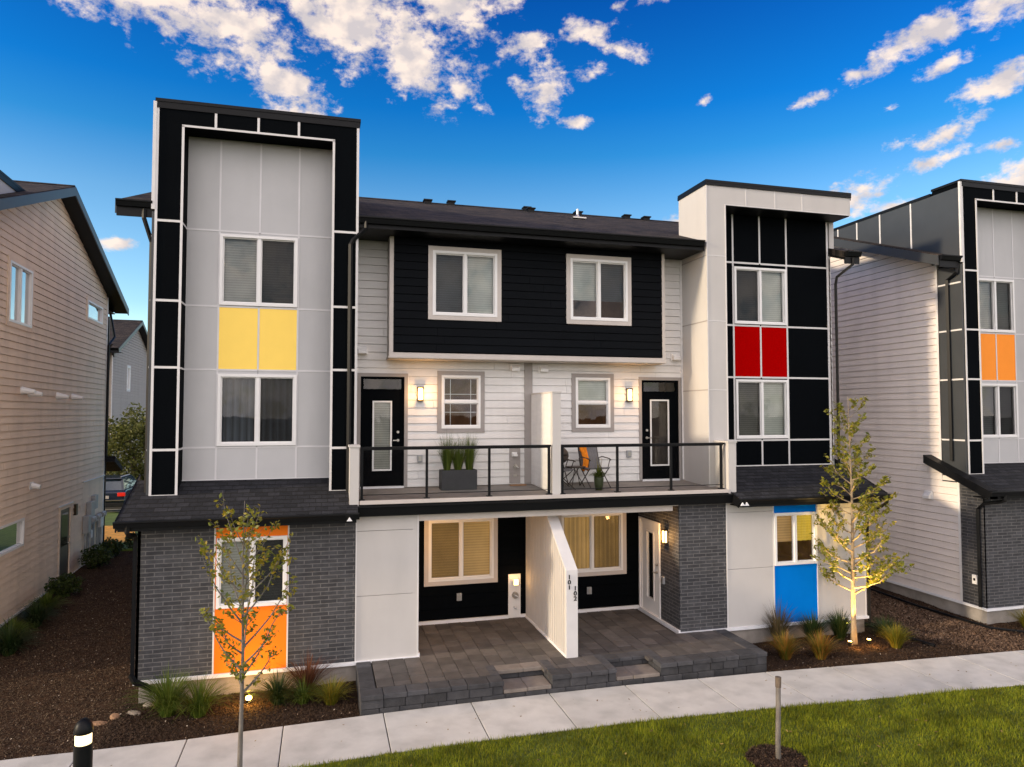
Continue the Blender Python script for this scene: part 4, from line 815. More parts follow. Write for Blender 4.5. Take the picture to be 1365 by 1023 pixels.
def make_walk():
    xs=[-1.956,-.551,1.035,2.539,3.973,5.438,6.893,8.328,9.748]
    while xs[0]>-11: xs.insert(0,xs[0]-1.45)
    while xs[-1]<50: xs.append(xs[-1]+1.45)
    B=MB(); g=.008
    for a,b in zip(xs,xs[1:]):
        a+=g;b-=g; m=(a+b)/2
        P=[(a,ne(a)),(b,ne(b)),(b,fe(b)),(m,fe(m)),(a,fe(a))]
        P=[(x,y,ZW-.14) for x,y in P]; B.prism(P,(0,0,.14))
    B.f=[tuple(reversed(f)) for f in B.f]
    struct(B.build('sidewalk','walk',bevel=.008))
    B=MB(); Q=[(x,ne(x)+.02,ZW-.02) for x in np.linspace(-11,49,80)]+[(x,fe(x)-.02,ZW-.02) for x in np.linspace(49,-11,80)]; B.prism(Q,(0,0,-.08)); struct(B.build('sidewalk_bed','groove'))
make_walk()
# lawn in front
MULCH_C=(6.40,-4.80)
def make_lawn():
    xs=np.concatenate([np.linspace(-11,24,180),[30,60]]); V=[];Fc=[]
    ts=np.array([0,.02,.06,.12,.2,.35,.6,1.0])
    for x in xs:
        y0=ne(x)-.012
        for t in ts: y=y0-t*30; V.append((x,y,-.325+(.012*math.sin(x*1.7+y)*min(1,t*8)+.0)))
    n=len(ts); 
    for i in range(len(xs)-1):
        for j in range(n-1): a=i*n+j; Fc.append((a,a+1,a+n+1,a+n))
    struct(np_mesh('lawn',np.array(V),np.array(Fc),M['lawn'],True))
make_lawn()
M['blades']=ramp_island('grass blade',[(.10,.125,.006),(.17,.20,.010),(.08,.11,.008),(.27,.26,.016),(.13,.16,.010)],.6,.25,.2,patch=.45)
def make_blades():
    N=230000
    x=rng.uniform(-3,21,N*3); y=rng.uniform(-7.2,-2.9,N*3)
    nyy=np.interp(x,NEARX,NEARY)
    # perspective: only what the frame could see, denser nearby
    ok=(y<nyy-.004)&(y>nyy-4.2)&(x>-1.6-(y+3)*.0)&(np.hypot(x-MULCH_C[0],(y-MULCH_C[1])*1.0)>.42)
    ok&=(x>(-.6)+( -3.2-y)*1.0-1.0)
    x,y=x[ok][:N],y[ok][:N]; n=len(x)
    pat=.5+.5*np.sin(x*2.1+np.sin(y*3))*np.cos(y*2.7)
    h=rng.uniform(.03,.085,n)*(.7+.6*pat); a=rng.uniform(0,2*np.pi,n); w=.0058
    lean=rng.uniform(0,.6,n)*h; la=rng.uniform(0,2*np.pi,n); z0=np.full(n,-.330)
    p0=np.stack([x-np.cos(a)*w,y-np.sin(a)*w,z0],1); p1=np.stack([x+np.cos(a)*w,y+np.sin(a)*w,z0],1); p2=np.stack([x+np.cos(la)*lean,y+np.sin(la)*lean,z0+h],1)
    v=np.stack([p0,p1,p2],1).reshape(-1,3); f=np.arange(n*3).reshape(n,3)
    o=np_mesh('grass',v,f,M['blades']); tag(o,'short bright green grass covering the front lawn','grass'); o['kind']='stuff'
make_blades()
# mulch chips and leaf litter
M['mulch']=ramp_island('dark mulch',[(.012,.007,.004),(.045,.025,.015),(.03,.018,.010),(.075,.042,.022),(.02,.012,.008),(.10,.06,.035)],.9)
M['chips']=ramp_island('tan wood chips',[(.09,.055,.035),(.15,.095,.06),(.06,.035,.022),(.20,.13,.085),(.11,.065,.04),(.08,.045,.028)],.9)
M['chips_brown']=ramp_island('brown leaf litter',[(.052,.033,.019),(.088,.057,.032),(.032,.020,.012),(.15,.10,.058),(.06,.036,.020),(.055,.038,.025)],.9)
def inpoly(x,y,P):
    c=np.zeros(x.shape,bool); n=len(P)
    for i in range(n):
        x1,y1=P[i]; x2,y2=P[(i+1)%n]; t=((y1>y)!=(y2>y))&(x<(x2-x1)*(y-y1)/(y2-y1+1e-12)+x1); c^=t
    return c
def scatter(name,P,N,L,Wd,m,label,cat,zoff=.006,zf=None,flat=.5):
    P=np.array(P); x=rng.uniform(P[:,0].min(),P[:,0].max(),N*4); y=rng.uniform(P[:,1].min(),P[:,1].max(),N*4)
    ok=inpoly(x,y,P)&(y>np.interp(x,FARX,FARY)+.02) if zf is None else inpoly(x,y,P)
    x,y=x[ok][:N],y[ok][:N]; n=len(x); z=(gz(x,y) if zf is None else np.full(n,zf))+zoff+rng.uniform(0,.018,n)
    a=rng.uniform(0,2*np.pi,n); l=rng.uniform(L[0],L[1],n)/2; w=rng.uniform(Wd[0],Wd[1],n)/2; t=rng.normal(0,flat,n); s=rng.normal(0,flat,n)
    ux,uy,uz=np.cos(a)*np.cos(t),np.sin(a)*np.cos(t),np.sin(t); vx,vy,vz=-np.sin(a)*np.cos(s),np.cos(a)*np.cos(s),np.sin(s)
    C=np.stack([x,y,z],1); U=np.stack([ux,uy,uz],1)*l[:,None]; V=np.stack([vx,vy,vz],1)*w[:,None]
    v=np.stack([C-U-V*.6,C+U*.7-V,C+U+V*.5,C-U*.8+V],1).reshape(-1,3); o=np_mesh(name,v,np.arange(4*n).reshape(n,4),m)
    tag(o,label,cat); o['kind']='stuff'; return o
BEDL=[(-3.3,-1.9),(.66,-1.9),(.66,0),(-3.3,0)]
scatter('mulch',BEDL,34000,(.012,.055),(.006,.016),M['mulch'],'dark mulch spread in the bed under the brick wall','mulch')
PASSL=[(-7.4,-2.4),(-3.1,-2.2),(-3.1,13.5),(-8.0,13.5)]
scatter('leaf_litter',PASSL,95000,(.012,.042),(.007,.018),M['chips_brown'],'brown leaf litter and bark in the left passage','leaf litter')
PASSR=[(12.9,-.2),(14.0,-2.5),(15.75,-2.5),(15.3,-.9),(15.0,1.0),(15.2,6),(12.7,6)]
BEDR=[(8.5,-2.2),(14.3,-2.3),(13.0,-.1),(12.3,.1),(12.2,2),(12.2,0),(8.5,0)]
scatter('wood_chips',PASSR,30000,(.02,.08),(.010,.03),M['chips'],'tan wood chips on the path between the townhouses','wood chips')
scatter('mulch',BEDR,34000,(.012,.055),(.006,.016),M['mulch'],'dark mulch in the bed around the lit tree','mulch')
BEDN=[(15.75,-2.8),(22,-3.2),(22,0),(15.5,-.35),(15.4,5),(15.0,5),(15.0,1.0),(15.25,-.8)]
scatter('mulch',BEDN,16000,(.02,.07),(.008,.022),M['mulch'],'dark mulch along the right neighbour foundation','mulch')
scatter('pale_flecks',[(-7,-2.2),(14,-2.4),(16,-2.5),(15,4),(12.4,4),(12.4,0),(8.6,0),(8.6,-1.5),(.6,-1.5),(.6,0),(-3.2,0),(-3.2,9),(-7,9)],1500,(.012,.04),(.01,.022),ramp_island('pale flecks',[(.35,.27,.2),(.2,.14,.09),(.45,.38,.3)],.9),'pale chips and pebbles flecked over the mulch','pebbles',zoff=.014)
FL=ramp_island('fallen leaf',[(.22,.14,.04),(.12,.07,.03),(.28,.20,.05),(.09,.06,.03)],.8)
scatter('fallen_leaves',[(-4,-2.2),(-1,-3.0),(4,-3.0),(12,-3.3),(16,-3.6),(15,-2.3),(5,-1.8),(-3,-2.0)],70,(.02,.045),(.012,.025),FL,'a few dry leaves blown on to the sidewalk','leaves',zf=-.308,flat=.25)
scatter('fallen_leaves',[(1,-3.6),(5,-3.4),(14,-4.0),(14,-6),(6,-6.2),(3,-5)],90,(.03,.06),(.015,.03),FL,'scattered dry leaves caught in the lawn','leaves',zf=-.27,flat=.4)
# mulch ring by the stake
a=[(MULCH_C[0]+.43*math.cos(t)*(1+.06*math.sin(3*t)),MULCH_C[1]+.43*math.sin(t)*(1+.05*math.cos(4*t))) for t in np.linspace(0,2*math.pi,40,endpoint=False)]
B=MB(); c=len(B.v); B.v=[(MULCH_C[0],MULCH_C[1],-.285)]+[(x,y,-.318) for x,y in a]; B.f=[(0,i+1,(i+1)%40+1) for i in range(40)]; struct(B.build('soil_mound','soil',smooth=True))
scatter('mulch',a,2600,(.02,.07),(.008,.022),M['mulch'],'ring of dark mulch round the stake in the lawn','mulch',zf=-.305)
# patio fill, pavers, retaining wall
def wy(x): return -1.69+.0165*(x-.65)
B=MB(); B.prism([(.70,.0,-.5),(.72,-1.62,-.5),(3.05,-1.5,-.5),(3.1,-1.0,-.5),(6.25,-1.0,-.5),(6.3,-1.45,-.5),(8.40,-1.45,-.5),(8.4,0,-.5),(7.45,0,-.5),(7.45,2.0,-.5),(1.83,2.0,-.5),(1.83,0,-.5)][::-1],(0,0,.455)); struct(B.build('patio_base','groove'))
B=MB(); cw=.302; 
xk=.95; k=0
while xk<8.24:
    y1=2.0 if 1.83<xk+.1<7.3 else -.055; yy=wy(xk)+.31; off=(k%2)*.19; x1=min(xk+cw,8.26)
    inn=(3.0<xk+.15<4.1) or (5.2<xk+.15<6.2)
    if inn: yy=-.90
    y=yy-off if not inn else yy-off*.5
    y=max(yy,y); first=True
    ycur=yy; st=.38 if k%2==0 else .19
    while ycur<y1-.02:
        e=min(ycur+st,y1); st=.38
        xa=max(xk,1.86) if e>.05 and xk<1.83 else xk
        if x1-xa>.05: B.box(xa+.004,x1-.004,-e+.004,-ycur-.004,-.06,-.0+rng.uniform(-.003,.003))
        ycur=e
    xk+=cw; k+=1
struct(B.build('patio_paving','paver',bevel=.006))
def retaining():
    r=empty('retaining_wall',(4.6,-1.6,-.4),'low charcoal block retaining wall with two small steps round the patio','wall')
    def add(B,n,m,**k):
        o=B.build(n,m,None,**k); o.data.transform(Matrix.Translation((-4.6,1.6,.4))); o.parent=r; return o
    rr=random.Random(3)
    B=MB(); CP=MB()
    def run(x0,x1,z0,z1,dep,L,B,y=wy,ext=0):
        x=x0
        while x<x1-.02:
            l=rr.uniform(L*.75,L*1.25); e=min(x+l,x1); 
            if x1-e<.12: e=x1
            j=rr.uniform(-.008,.008); B.box(x+.003,e-.003,-(y(x)+dep),-(y(x))+j+ext,z0,z1-.003); x=e
    segs=[(.66,3.12),(4.03,5.28),(6.18,8.50)]
    run(.66,8.50,-.45,-.235,.25,.36,B)
    for a,b in segs: run(a,b,-.235,-.085,.25,.36,B); run(a-.01,b+.01,-.085,.004,.30,.33,CP,ext=.02)
    # notch cheeks, steps
    for a,b,pale in ((3.12,4.03,True),(5.28,6.18,False)):
        T=MB(); run(a+.01,b-.01,-.235,-.165,.50,.46,T,y=lambda x:wy(x)+.01); add(T,'step_tread','step_pale',bevel=.01)
        Q=MB(); run(a,b,-.165,-.07,.15,.4,Q,y=lambda x:wy(x)+.50); add(Q,'step_riser','stone',bevel=.008)
        Q=MB(); run(a,b,-.07,.004,.28,.46 if pale else .3,Q,y=lambda x:wy(x)+.48); add(Q,'step_coping','step_pale' if pale else 'coping',bevel=.01,label='pale step coping' if pale else 'charcoal step coping')
        for x in (a,b-.0):
            s=-1 if x==a else 1; x0=min(x,x+s*.16); Q=MB(); Q.box(x0,x0+.16,-(wy(x)+.78),-(wy(x)+.25),-.235,-.09); Q.box(x0-.0,x0+.17,-(wy(x)+.50),-(wy(x)+.305),-.085,.003); Q.box(x0-.0,x0+.17,-(wy(x)+.79),-(wy(x)+.51),-.085,.003); add(Q,'step_cheek','coping',bevel=.008)
    # returns
    for x0,x1,yend in ((.66,.93,-.06),(8.25,8.50,-.05)):
        y=wy(x0)+.31; 
        while y<yend-.05:
            e=min(y+rr.uniform(.28,.4),yend); 
            if yend-e<.1: e=yend
            CP.box(x0-(.0 if x0<1 else 0),x1+(0 if x0<1 else .02),-e+.003,-y-.003,-.085,.004); B.box(x0,x1,-e,-y-.003,-.45,-.235); B.box(x0,x1,-e+.002,-y-.001,-.232,-.088); y=e
    add(B,'wall_blocks','stone',bevel=.012); add(CP,'coping','coping',bevel=.014)
retaining()
# ------------------------------------------------ behind the houses
Z3=lambda z:[(x,y,z) for x,y in []]
B=MB(); B.prism([(-40,13.6,-.3),(30,13.6,-.3),(30,24.0,-.3),(-40,24.0,-.3)],(0,0,.25)); struct(B.build('back_lawn','far_grass'))
B=MB(); B.prism([(-20,14.9,-.3),(-7.25,14.9,-.3),(-6.75,15.3,-.3),(-7.6,19.4,-.3),(-20,19.4,-.3)],(0,0,.254)); struct(B.build('back_driveway','sunlit_drive'))
B=MB(); B.prism([(-60,24.0,-.3),(60,24.0,-.3),(60,25.0,-.3),(-60,25.0,-.3)],(0,0,.258)); struct(B.build('kerb','walk'))
B=MB(); B.prism([(-60,25.0,-.3),(60,25.0,-.3),(60,29.5,-.3),(-60,29.5,-.3)],(0,0,.252)); struct(B.build('back_street','asphalt'))

# ------------------------------------------------ PLANTS
M['g_green']=ramp_island('green blade',[(.04,.075,.008),(.07,.11,.012),(.12,.16,.02),(.05,.09,.010),(.17,.19,.03)],.55,.3,.3)
M['g_dark']=ramp_island('dark green blade',[(.010,.026,.007),(.02,.045,.010),(.032,.055,.012),(.06,.07,.02)],.55,.25,.3)
M['g_yellow']=ramp_island('yellow green blade',[(.13,.14,.012),(.22,.20,.018),(.09,.11,.012),(.32,.22,.02),(.07,.09,.012)],.55,.35,.3)
M['g_orange']=ramp_island('rusty tipped blade',[(.30,.11,.02),(.16,.12,.015),(.09,.11,.012),(.38,.16,.03),(.12,.13,.015)],.55,.35,.3)
M['g_red']=ramp_island('red brown stem',[(.12,.035,.018),(.07,.025,.015),(.17,.07,.03),(.06,.03,.016)],.7,.2,.2)
M['g_brown']=ramp_island('dry brown blade',[(.10,.07,.035),(.06,.05,.025),(.15,.11,.06),(.05,.055,.02)],.7,.2,.2)
def tuft_mesh(n,h,spread,w=.006,droop=.5,seed=0,base=.05):
    r=np.random.default_rng(seed); a=r.uniform(0,2*np.pi,n); t=np.sqrt(r.uniform(0,1,n)); L=h*r.uniform(.6,1.1,n); out=spread*t*r.uniform(.7,1.2,n)
    bx,by=np.cos(a)*base*t,np.sin(a)*base*t; V=[];K=4
    ss=np.linspace(0,1,K+1); pts=[]
    for s in ss:
        rr=out*(s**1.5); z=L*(s-droop*t*s**2.6); wd=w*(1-s)**.6*1.0+.0006
        cx=bx+np.cos(a)*rr; cy=by+np.sin(a)*rr; tw=a+np.pi/2+r.normal(0,.0,n)
        pts.append((np.stack([cx-np.cos(tw)*wd/2,cy-np.sin(tw)*wd/2,z],1),np.stack([cx+np.cos(tw)*wd/2,cy+np.sin(tw)*wd/2,z],1)))
    v=np.stack([p for pr in pts for p in pr],1).reshape(-1,3); f=[]
    b=np.arange(n)*2*(K+1)
    for k in range(K): f.append(np.stack([b+2*k,b+2*k+1,b+2*k+3,b+2*k+2],1))
    return v,np.concatenate(f)
PL='ornamental grasses and shrubs in the beds'
def plant(name,x,y,n,h,sp,m,label,cat,droop=.5,w=.008,seed=0,group=None,z=None,base=.06,second=None,parent=None):
    v,f=tuft_mesh(int(n*1.25),h*1.55,sp*1.75,w*1.7,droop*1.1,seed,base*1.5); o=np_mesh(name,v,f,M[m]); o['kind']='thing'
    z=float(gz(x,y)) if z is None else z
    if parent: o.parent=parent; o.location=(x,y,z); return o
    o.location=(x,y,z); tag(o,label,cat,group or PL)
    return o
pl=[(-2.45,-.72,420,.62,.42,'g_green','big mounded green grass beside the lower end of the black downspout',.55),
(-1.95,-.85,260,.55,.40,'g_green','loose arching green grass under the brick wall, right of the biggest clump',.6),
(-.70,-.62,330,.42,.34,'g_dark','low dark green grass right of the glowing spotlight',.6),
(-.28,-.72,170,.34,.26,'g_green','smallest green tuft in the left bed, before the reddish stems',.6),
(-.22,-.30,260,.52,.36,'g_red','reddish brown wispy shrub in the bed near the block wall',.35),
(.20,-.88,260,.36,.24,'g_yellow','yellow green tuft beside the left end of the retaining wall',.45),
(9.72,-.25,240,.72,.30,'g_brown','tall wispy brown green grass left of the blue panel',.35),
(9.30,-1.05,330,.44,.24,'g_orange','orange tipped grass clump nearest the right end of the retaining wall',.4),
(10.50,-.38,420,.50,.24,'g_dark','dark green spiky tuft below the blue panel',.35),
(10.02,-1.22,330,.42,.23,'g_orange','golden orange tuft in front of the blue panel',.35),
(11.22,-.35,420,.50,.24,'g_dark','dark green spiky tuft between the blue panel and the lit tree',.35),
(12.45,-.35,300,.36,.34,'g_dark','low dark green clump right of the lit tree at the wall corner',.6),
(12.05,-1.08,330,.38,.22,'g_yellow','bright yellow green tuft right of the lit tree',.35),
(16.15,-.75,330,.36,.26,'g_yellow','yellow green tuft at the foot of the right neighbour brick wall',.4),
(16.7,-1.25,180,.25,.25,'g_green','low green tuft at the right edge of the photo',.5)]
for i,(x,y,n,h,sp,m,lab,dr) in enumerate(pl): plant('ornamental_grass' if m!='g_red' else 'shrub',x,y,n,h,sp,m,lab,'grass' if m!='g_red' else 'shrub',dr,seed=i+1)
def bush(name,x,y,r,h,n,m,label,seed,z=None,leaf=.05,stems=7,group='shrubs along the left townhouse'):
    rg=np.random.default_rng(seed); z=float(gz(x,y)) if z is None else z
    root=empty(name,(x,y,z),label,'shrub',group); root['kind']='thing'
    B=MB(); tips=[]
    for k in range(stems):
        a=rg.uniform(0,6.28); q=rg.uniform(.2,.75)*r; p=[(0,0,0),(math.cos(a)*q*.4,math.sin(a)*q*.4,h*.4),(math.cos(a)*q,math.sin(a)*q,h*.8)]; B.tube(p,[.012*h+.004,.006*h+.003,.003],5)
    B.build('stem','bark',root)
    d=rg.normal(0,1,(n,3)); d/=np.linalg.norm(d,axis=1)[:,None]; rad=rg.uniform(.35,1,n)**.6; lump=1+.25*np.sin(d[:,0]*5+seed)*np.cos(d[:,2]*6+d[:,1]*4)
    C=d*rad[:,None]*lump[:,None]*np.array([r,r,h*.5])+np.array([0,0,h*.55]); C[:,2]=np.maximum(C[:,2],.03)
    leaves(C,rg,leaf,m,root,'foliage')
    return root
def leaves(C,rg,size,m,parent,name,elong=1.7):
    n=len(C); a=rg.uniform(0,2*np.pi,n); t=rg.normal(0,.6,n); s=rg.uniform(size*.6,size*1.3,n)
    U=np.stack([np.cos(a)*np.cos(t),np.sin(a)*np.cos(t),np.sin(t)],1); Rn=rg.normal(0,1,(n,3)); V=np.cross(U,Rn); V/=np.linalg.norm(V,axis=1)[:,None]+1e-9; Nn=np.cross(U,V)
    U=U*s[:,None]*elong/2; V=V*s[:,None]/2; Nn=Nn*s[:,None]*.12
    v=np.stack([C-U,C+V*.9+Nn,C+U,C-V*.9+Nn],1).reshape(-1,3)
    b=np.arange(n)*4; f=np.concatenate([np.stack([b,b+1,b+2],1),np.stack([b,b+2,b+3],1)])
    return np_mesh(name,v,f,M[m],parent=parent)
M['bark']=mat('grey brown bark',(.10,.075,.055),.9,var=.35,vscale=14,bump=.8,bscale=60,stretch=(1,1,.3))
M['bark_pale']=mat('pale tan bark',(.26,.20,.13),.9,var=.3,vscale=14,bump=.8,bscale=60,stretch=(1,1,.3))
M['bark_grey']=mat('grey bark',(.13,.115,.10),.9,var=.35,vscale=14,bump=.8,bscale=60,stretch=(1,1,.3))
M['leaf_l']=ramp_island('left tree leaf',[(.09,.12,.012),(.15,.17,.014),(.24,.20,.012),(.07,.10,.010),(.34,.24,.014),(.12,.14,.012)],.5,.35,.4)
M['leaf_r']=ramp_island('right tree leaf',[(.10,.13,.012),(.17,.18,.014),(.24,.22,.015),(.08,.11,.010),(.30,.24,.015)],.5,.35,.4)
M['leaf_bush']=ramp_island('shrub leaf',[(.022,.04,.008),(.04,.06,.010),(.06,.085,.012),(.015,.028,.006)],.5,.25,.3)
M['leaf_far']=ramp_island('far shrub leaf',[(.06,.075,.015),(.10,.11,.02),(.14,.14,.03),(.045,.055,.012)],.6,.3,.3)
for i,(x,y,h,sp,m,lab) in enumerate([(-6.20,3.1,.50,.36,'g_dark','big dark arching grass by the beige wall, nearest the camera'),(-6.45,3.9,.42,.30,'g_green','green arching grass by the beige wall, behind the nearest clump'),
 (-6.35,4.9,.46,.32,'g_dark','dark arching grass by the beige wall, below the low wide window'),(-6.50,6.0,.40,.30,'g_green','green arching grass by the beige wall, between window and side door')]):
    plant('ornamental_grass',x,y,420,h,sp,m,lab,'grass',.6,w=.012,seed=40+i,group='plants along the left townhouse')
for i,(x,y,r,h,n,lab) in enumerate([
 (-6.55,7.4,.42,.55,1500,'green shrub by the beige wall, just before the dark side door'),(-6.75,10.9,.45,.65,1500,'green shrub growing in front of the meters'),
 (-6.75,12.5,.36,.6,1300,'dark shrub at the far corner of the beige wall'),(-6.35,13.9,.36,.55,1100,'dark rounded shrub beyond the far corner, before the sunlit orange path')]):
    bush('shrub',x,y,r,h,n,'leaf_bush',lab,i+20)
bush('shrub',-9.9,28.6,2.0,4.6,9000,'leaf_far','tall yellow green shrub behind the parked car',77,z=-.1,leaf=.12,stems=12,group=None)

def young_tree(root,H,trunk_r,z_first,crown_r,n_br,m_leaf,leafsize,seed,lean=(0,0),leaves_per=18,bark='bark',updir=.9,cone=True,stretch=1.0):
    rg=random.Random(seed); rn=np.random.default_rng(seed)
    K=14; axis=[]
    for k in range(K+1):
        t=k/K; axis.append(Vector((lean[0]*t+.02*math.sin(t*7+seed)*t,lean[1]*t+.02*math.cos(t*6)*t,H*t)))
    rad=[trunk_r*(1-.93*(k/K)**.8) for k in range(K+1)]; rad[0]*=1.25
    MB().tube(axis,rad,10).build('trunk',bark,root,smooth=True)
    def at(z): t=min(max(z/H,0),.999)*K; k=int(t); return axis[k].lerp(axis[k+1],t-k)
    B=MB(); C=[]
    for i in range(n_br):
        q=(i+.5)/n_br; q2=q**1.05; z=z_first+(H*.95-z_first)*q2; a=i*2.399+rg.uniform(-.4,.4)
        prof=(math.sin(math.pi*min(1,(q*.92+.13)))**.75 if cone else 1-.75*q)
        L=crown_r*prof*rg.uniform(.75,1.2)+.06; up=updir*L*rg.uniform(.7,1.3)*(1+.7*q)
        p0=at(z); tip=p0+Vector((math.cos(a)*L,math.sin(a)*L,up)); mid=p0.lerp(tip,.5)+Vector((math.cos(a)*.08*L,math.sin(a)*.08*L,-.10*L))
        r0=trunk_r*.42*(1-.7*q); pts=[p0,p0.lerp(mid,.5)+Vector((0,0,-.02*L)),mid,mid.lerp(tip,.5)+Vector((rg.uniform(-.03,.03),rg.uniform(-.03,.03),.0)),tip]
        B.tube(pts,[r0,r0*.8,r0*.6,r0*.4,r0*.15],5)
        subs=[(pts,L)]
        for j in range(3+int(L*3)):
            s=rg.uniform(.25,.9); k=min(3,int(s*4)); b=pts[k].lerp(pts[k+1],s*4-k); aa=a+rg.choice((-1,1))*rg.uniform(.4,1.1); l=L*rg.uniform(.22,.45)
            t2=b+Vector((math.cos(aa)*l,math.sin(aa)*l,l*rg.uniform(.4,1.2))); B.tube([b,b.lerp(t2,.5)+Vector((0,0,-.01)),t2],[r0*.3,r0*.22,r0*.1],4); subs.append(([b,b.lerp(t2,.5),t2],l))
        for ps,l in subs:
            m=int(leaves_per*(l/.5)*rg.uniform(.5,1.2))+2
            for _ in range(m):
                s=rg.uniform(.15,1)**.7*(len(ps)-1); k=min(len(ps)-2,int(s)); b=ps[k].lerp(ps[k+1],s-k); C.append((b.x+rg.gauss(0,.025),b.y+rg.gauss(0,.025),b.z+rg.gauss(0,.025)))
    B.build('branches',bark,root)
    leaves(np.array(C),rn,leafsize,m_leaf,root,'foliage')
TR='young street trees in front of the townhouse'
t1=empty('young_tree',(-.95,-4.3,-.33),'slender young tree in front of the orange panel with sparse leaves','tree',TR)
young_tree(t1,3.92,.042,1.50,.50,30,'leaf_l',.040,5,leaves_per=27,bark='bark_grey',updir=1.15,lean=(.02,0))
t2=empty('young_tree',(11.34,-.65,-.38),'young tree lit yellow from below beside the blue panel','tree',TR)
young_tree(t2,5.45,.062,1.05,.95,50,'leaf_r',.054,11,leaves_per=26,bark='bark_pale',updir=.62,cone=False)
# spotlights at ground level
M['bulb']=mat('lit bulb',(1,.8,.4),.4,emit=(1,.58,.12),estr=22)
def spot(x,y,aim,power,label,ang=70,lr=.036):
    z=float(gz(x,y)); r=empty('spotlight',(x,y,z),label,'spotlight','garden spotlights in the beds'); d=(Vector(aim)-Vector((x,y,z+.1))).normalized()
    MB().tube([(0,0,-.05),(0,0,.06)],.012,6).build('spike','metal_black',r)
    a=Vector((0,0,.08)); MB().tube([a-d*.05,a+d*.045,a+d*.05],[.035,.045,.045],12,caps=False).build('housing','metal_black',r)
    MB().tube([a+d*.03,a+d*.052],lr,12).build('lens','bulb',r)
    lamp_point('spot_lamp',tuple(a+d*.07),power,(1,.62,.18),.02,r,'SPOT',d.to_track_quat('-Z','Y').to_euler(),R(ang))
spot(-1.19,-.56,(-1.15,-1.0,.9),5,'glowing spotlight at the foot of the orange panel',150,.05)
spot(11.10,-.80,(11.30,-.84,2.6),300,'left of two small spotlights at the foot of the right tree',52)
spot(11.60,-.80,(11.40,-.84,2.8),300,'right of two small spotlights at the foot of the right tree',52)
for q in ((11.12,-.98),(11.58,-.98)): lamp_point('spot_spill',(q[0],q[1],-.24),2.2,(1,.5,.12),.03)
lamp_point('spot_spill',(-1.19,-.66,-.13),11,(1,.52,.10),.03)
# bollard light
r=empty('bollard_light',(-2.775,-4.0,-.33),'black bollard light with a lit band beside the sidewalk','bollard')
MB().lathe((0,0,0),[(.104,0),(.104,1.0),(.098,1.005)],28).build('post','metal_black',r,smooth=False)
MB().lathe((0,0,0),[(.092,1.005),(.092,1.14)],28).build('lens','lampglass_b' if 'lampglass_b' in M else 'lampglass_soft',r,smooth=True)
MB().lathe((0,0,0),[(.106,1.135),(.108,1.16),(.103,1.20),(.088,1.245),(.062,1.28),(.03,1.30),(.002,1.306)],28).build('cap','metal_black',r,smooth=True)
lamp_point('bollard_lamp',(0,-.0,1.08),5,(1,.7,.35),.09,r)
# stake
r=empty('wooden_stake',(6.42,-4.80,-.33),'bare grey wooden stake standing in the lawn','stake')
MB().tube([(.0,0,-.1),(-.004,0,.3),(.01,0,.7),(.014,0,1.06)],[.040,.038,.036,.036],9).build('pole','bark_grey',r,smooth=True)
MB().tube([(.013,0,1.055),(.016,0,1.20)],[.042,.043],10).build('pole_end','bark',r)
B=MB(); B.tube([(.1,.05,1.0),(.18,.04,.72),(.14,.02,.70)],.004,4) if False else None
# drain pipe edging in the right bed
o=MB().tube([(12.45,.75,float(gz(12.45,.75))+.05),(12.7,-.1,-.33),(12.75,-.75,-.345),(12.9,-1.25,-.36)],.045,10).build('drain_pipe','metal_black'); tag(o,'black drain pipe lying in the bed right of the lit tree','pipe')
o=MB().tube([(14.85,3.2,-.2),(14.95,1.2,-.29),(15.2,-.6,-.34),(15.9,-1.2,-.35)],.03,8).build('edging_pipe','metal_black'); tag(o,'thin black edging pipe beside the right neighbour foundation','pipe')
def rock(x,y,sx,sy,sz,m,label,seed):
    rg=random.Random(seed); B=MB(); B.lathe((0,0,0),[(.55,0),(1,.25),(.95,.6),(.6,.95),(.1,1.02)],11)
    B.v=[(v[0]*sx*rg.uniform(.85,1.12),v[1]*sy*rg.uniform(.85,1.12),v[2]*sz-.01) for v in B.v]; o=B.build('rock',m,smooth=False); o.location=(x,y,float(gz(x,y))); o.rotation_euler=(0,0,rg.uniform(0,3)); tag(o,label,'rock','loose rocks at the wall corner')
M['rock_tan']=mat('tan flat rock',(.30,.17,.09),.85,var=.25,vscale=8,bump=.5)
M['rock_pale']=mat('pale rock',(.24,.20,.16),.85,var=.2,vscale=8,bump=.5)
rock(-3.30,-.52,.15,.08,.05,'rock_tan','flat tan stone in the mulch, the left of two touching stones',1)
rock(-3.02,-.47,.14,.08,.05,'rock_pale','flat greyish stone in the mulch, right of the tan one',2)
rock(-3.52,-.68,.17,.08,.035,'rock_tan','thin brown flat stone in front of the two touching stones',3)
rock(-2.86,-.18,.09,.08,.08,'rock_pale','rounded pale rock at the foundation corner',4)
rock(-5.35,-1.0,.10,.05,.04,'rock_pale','small pale stone out in the left passage',5)

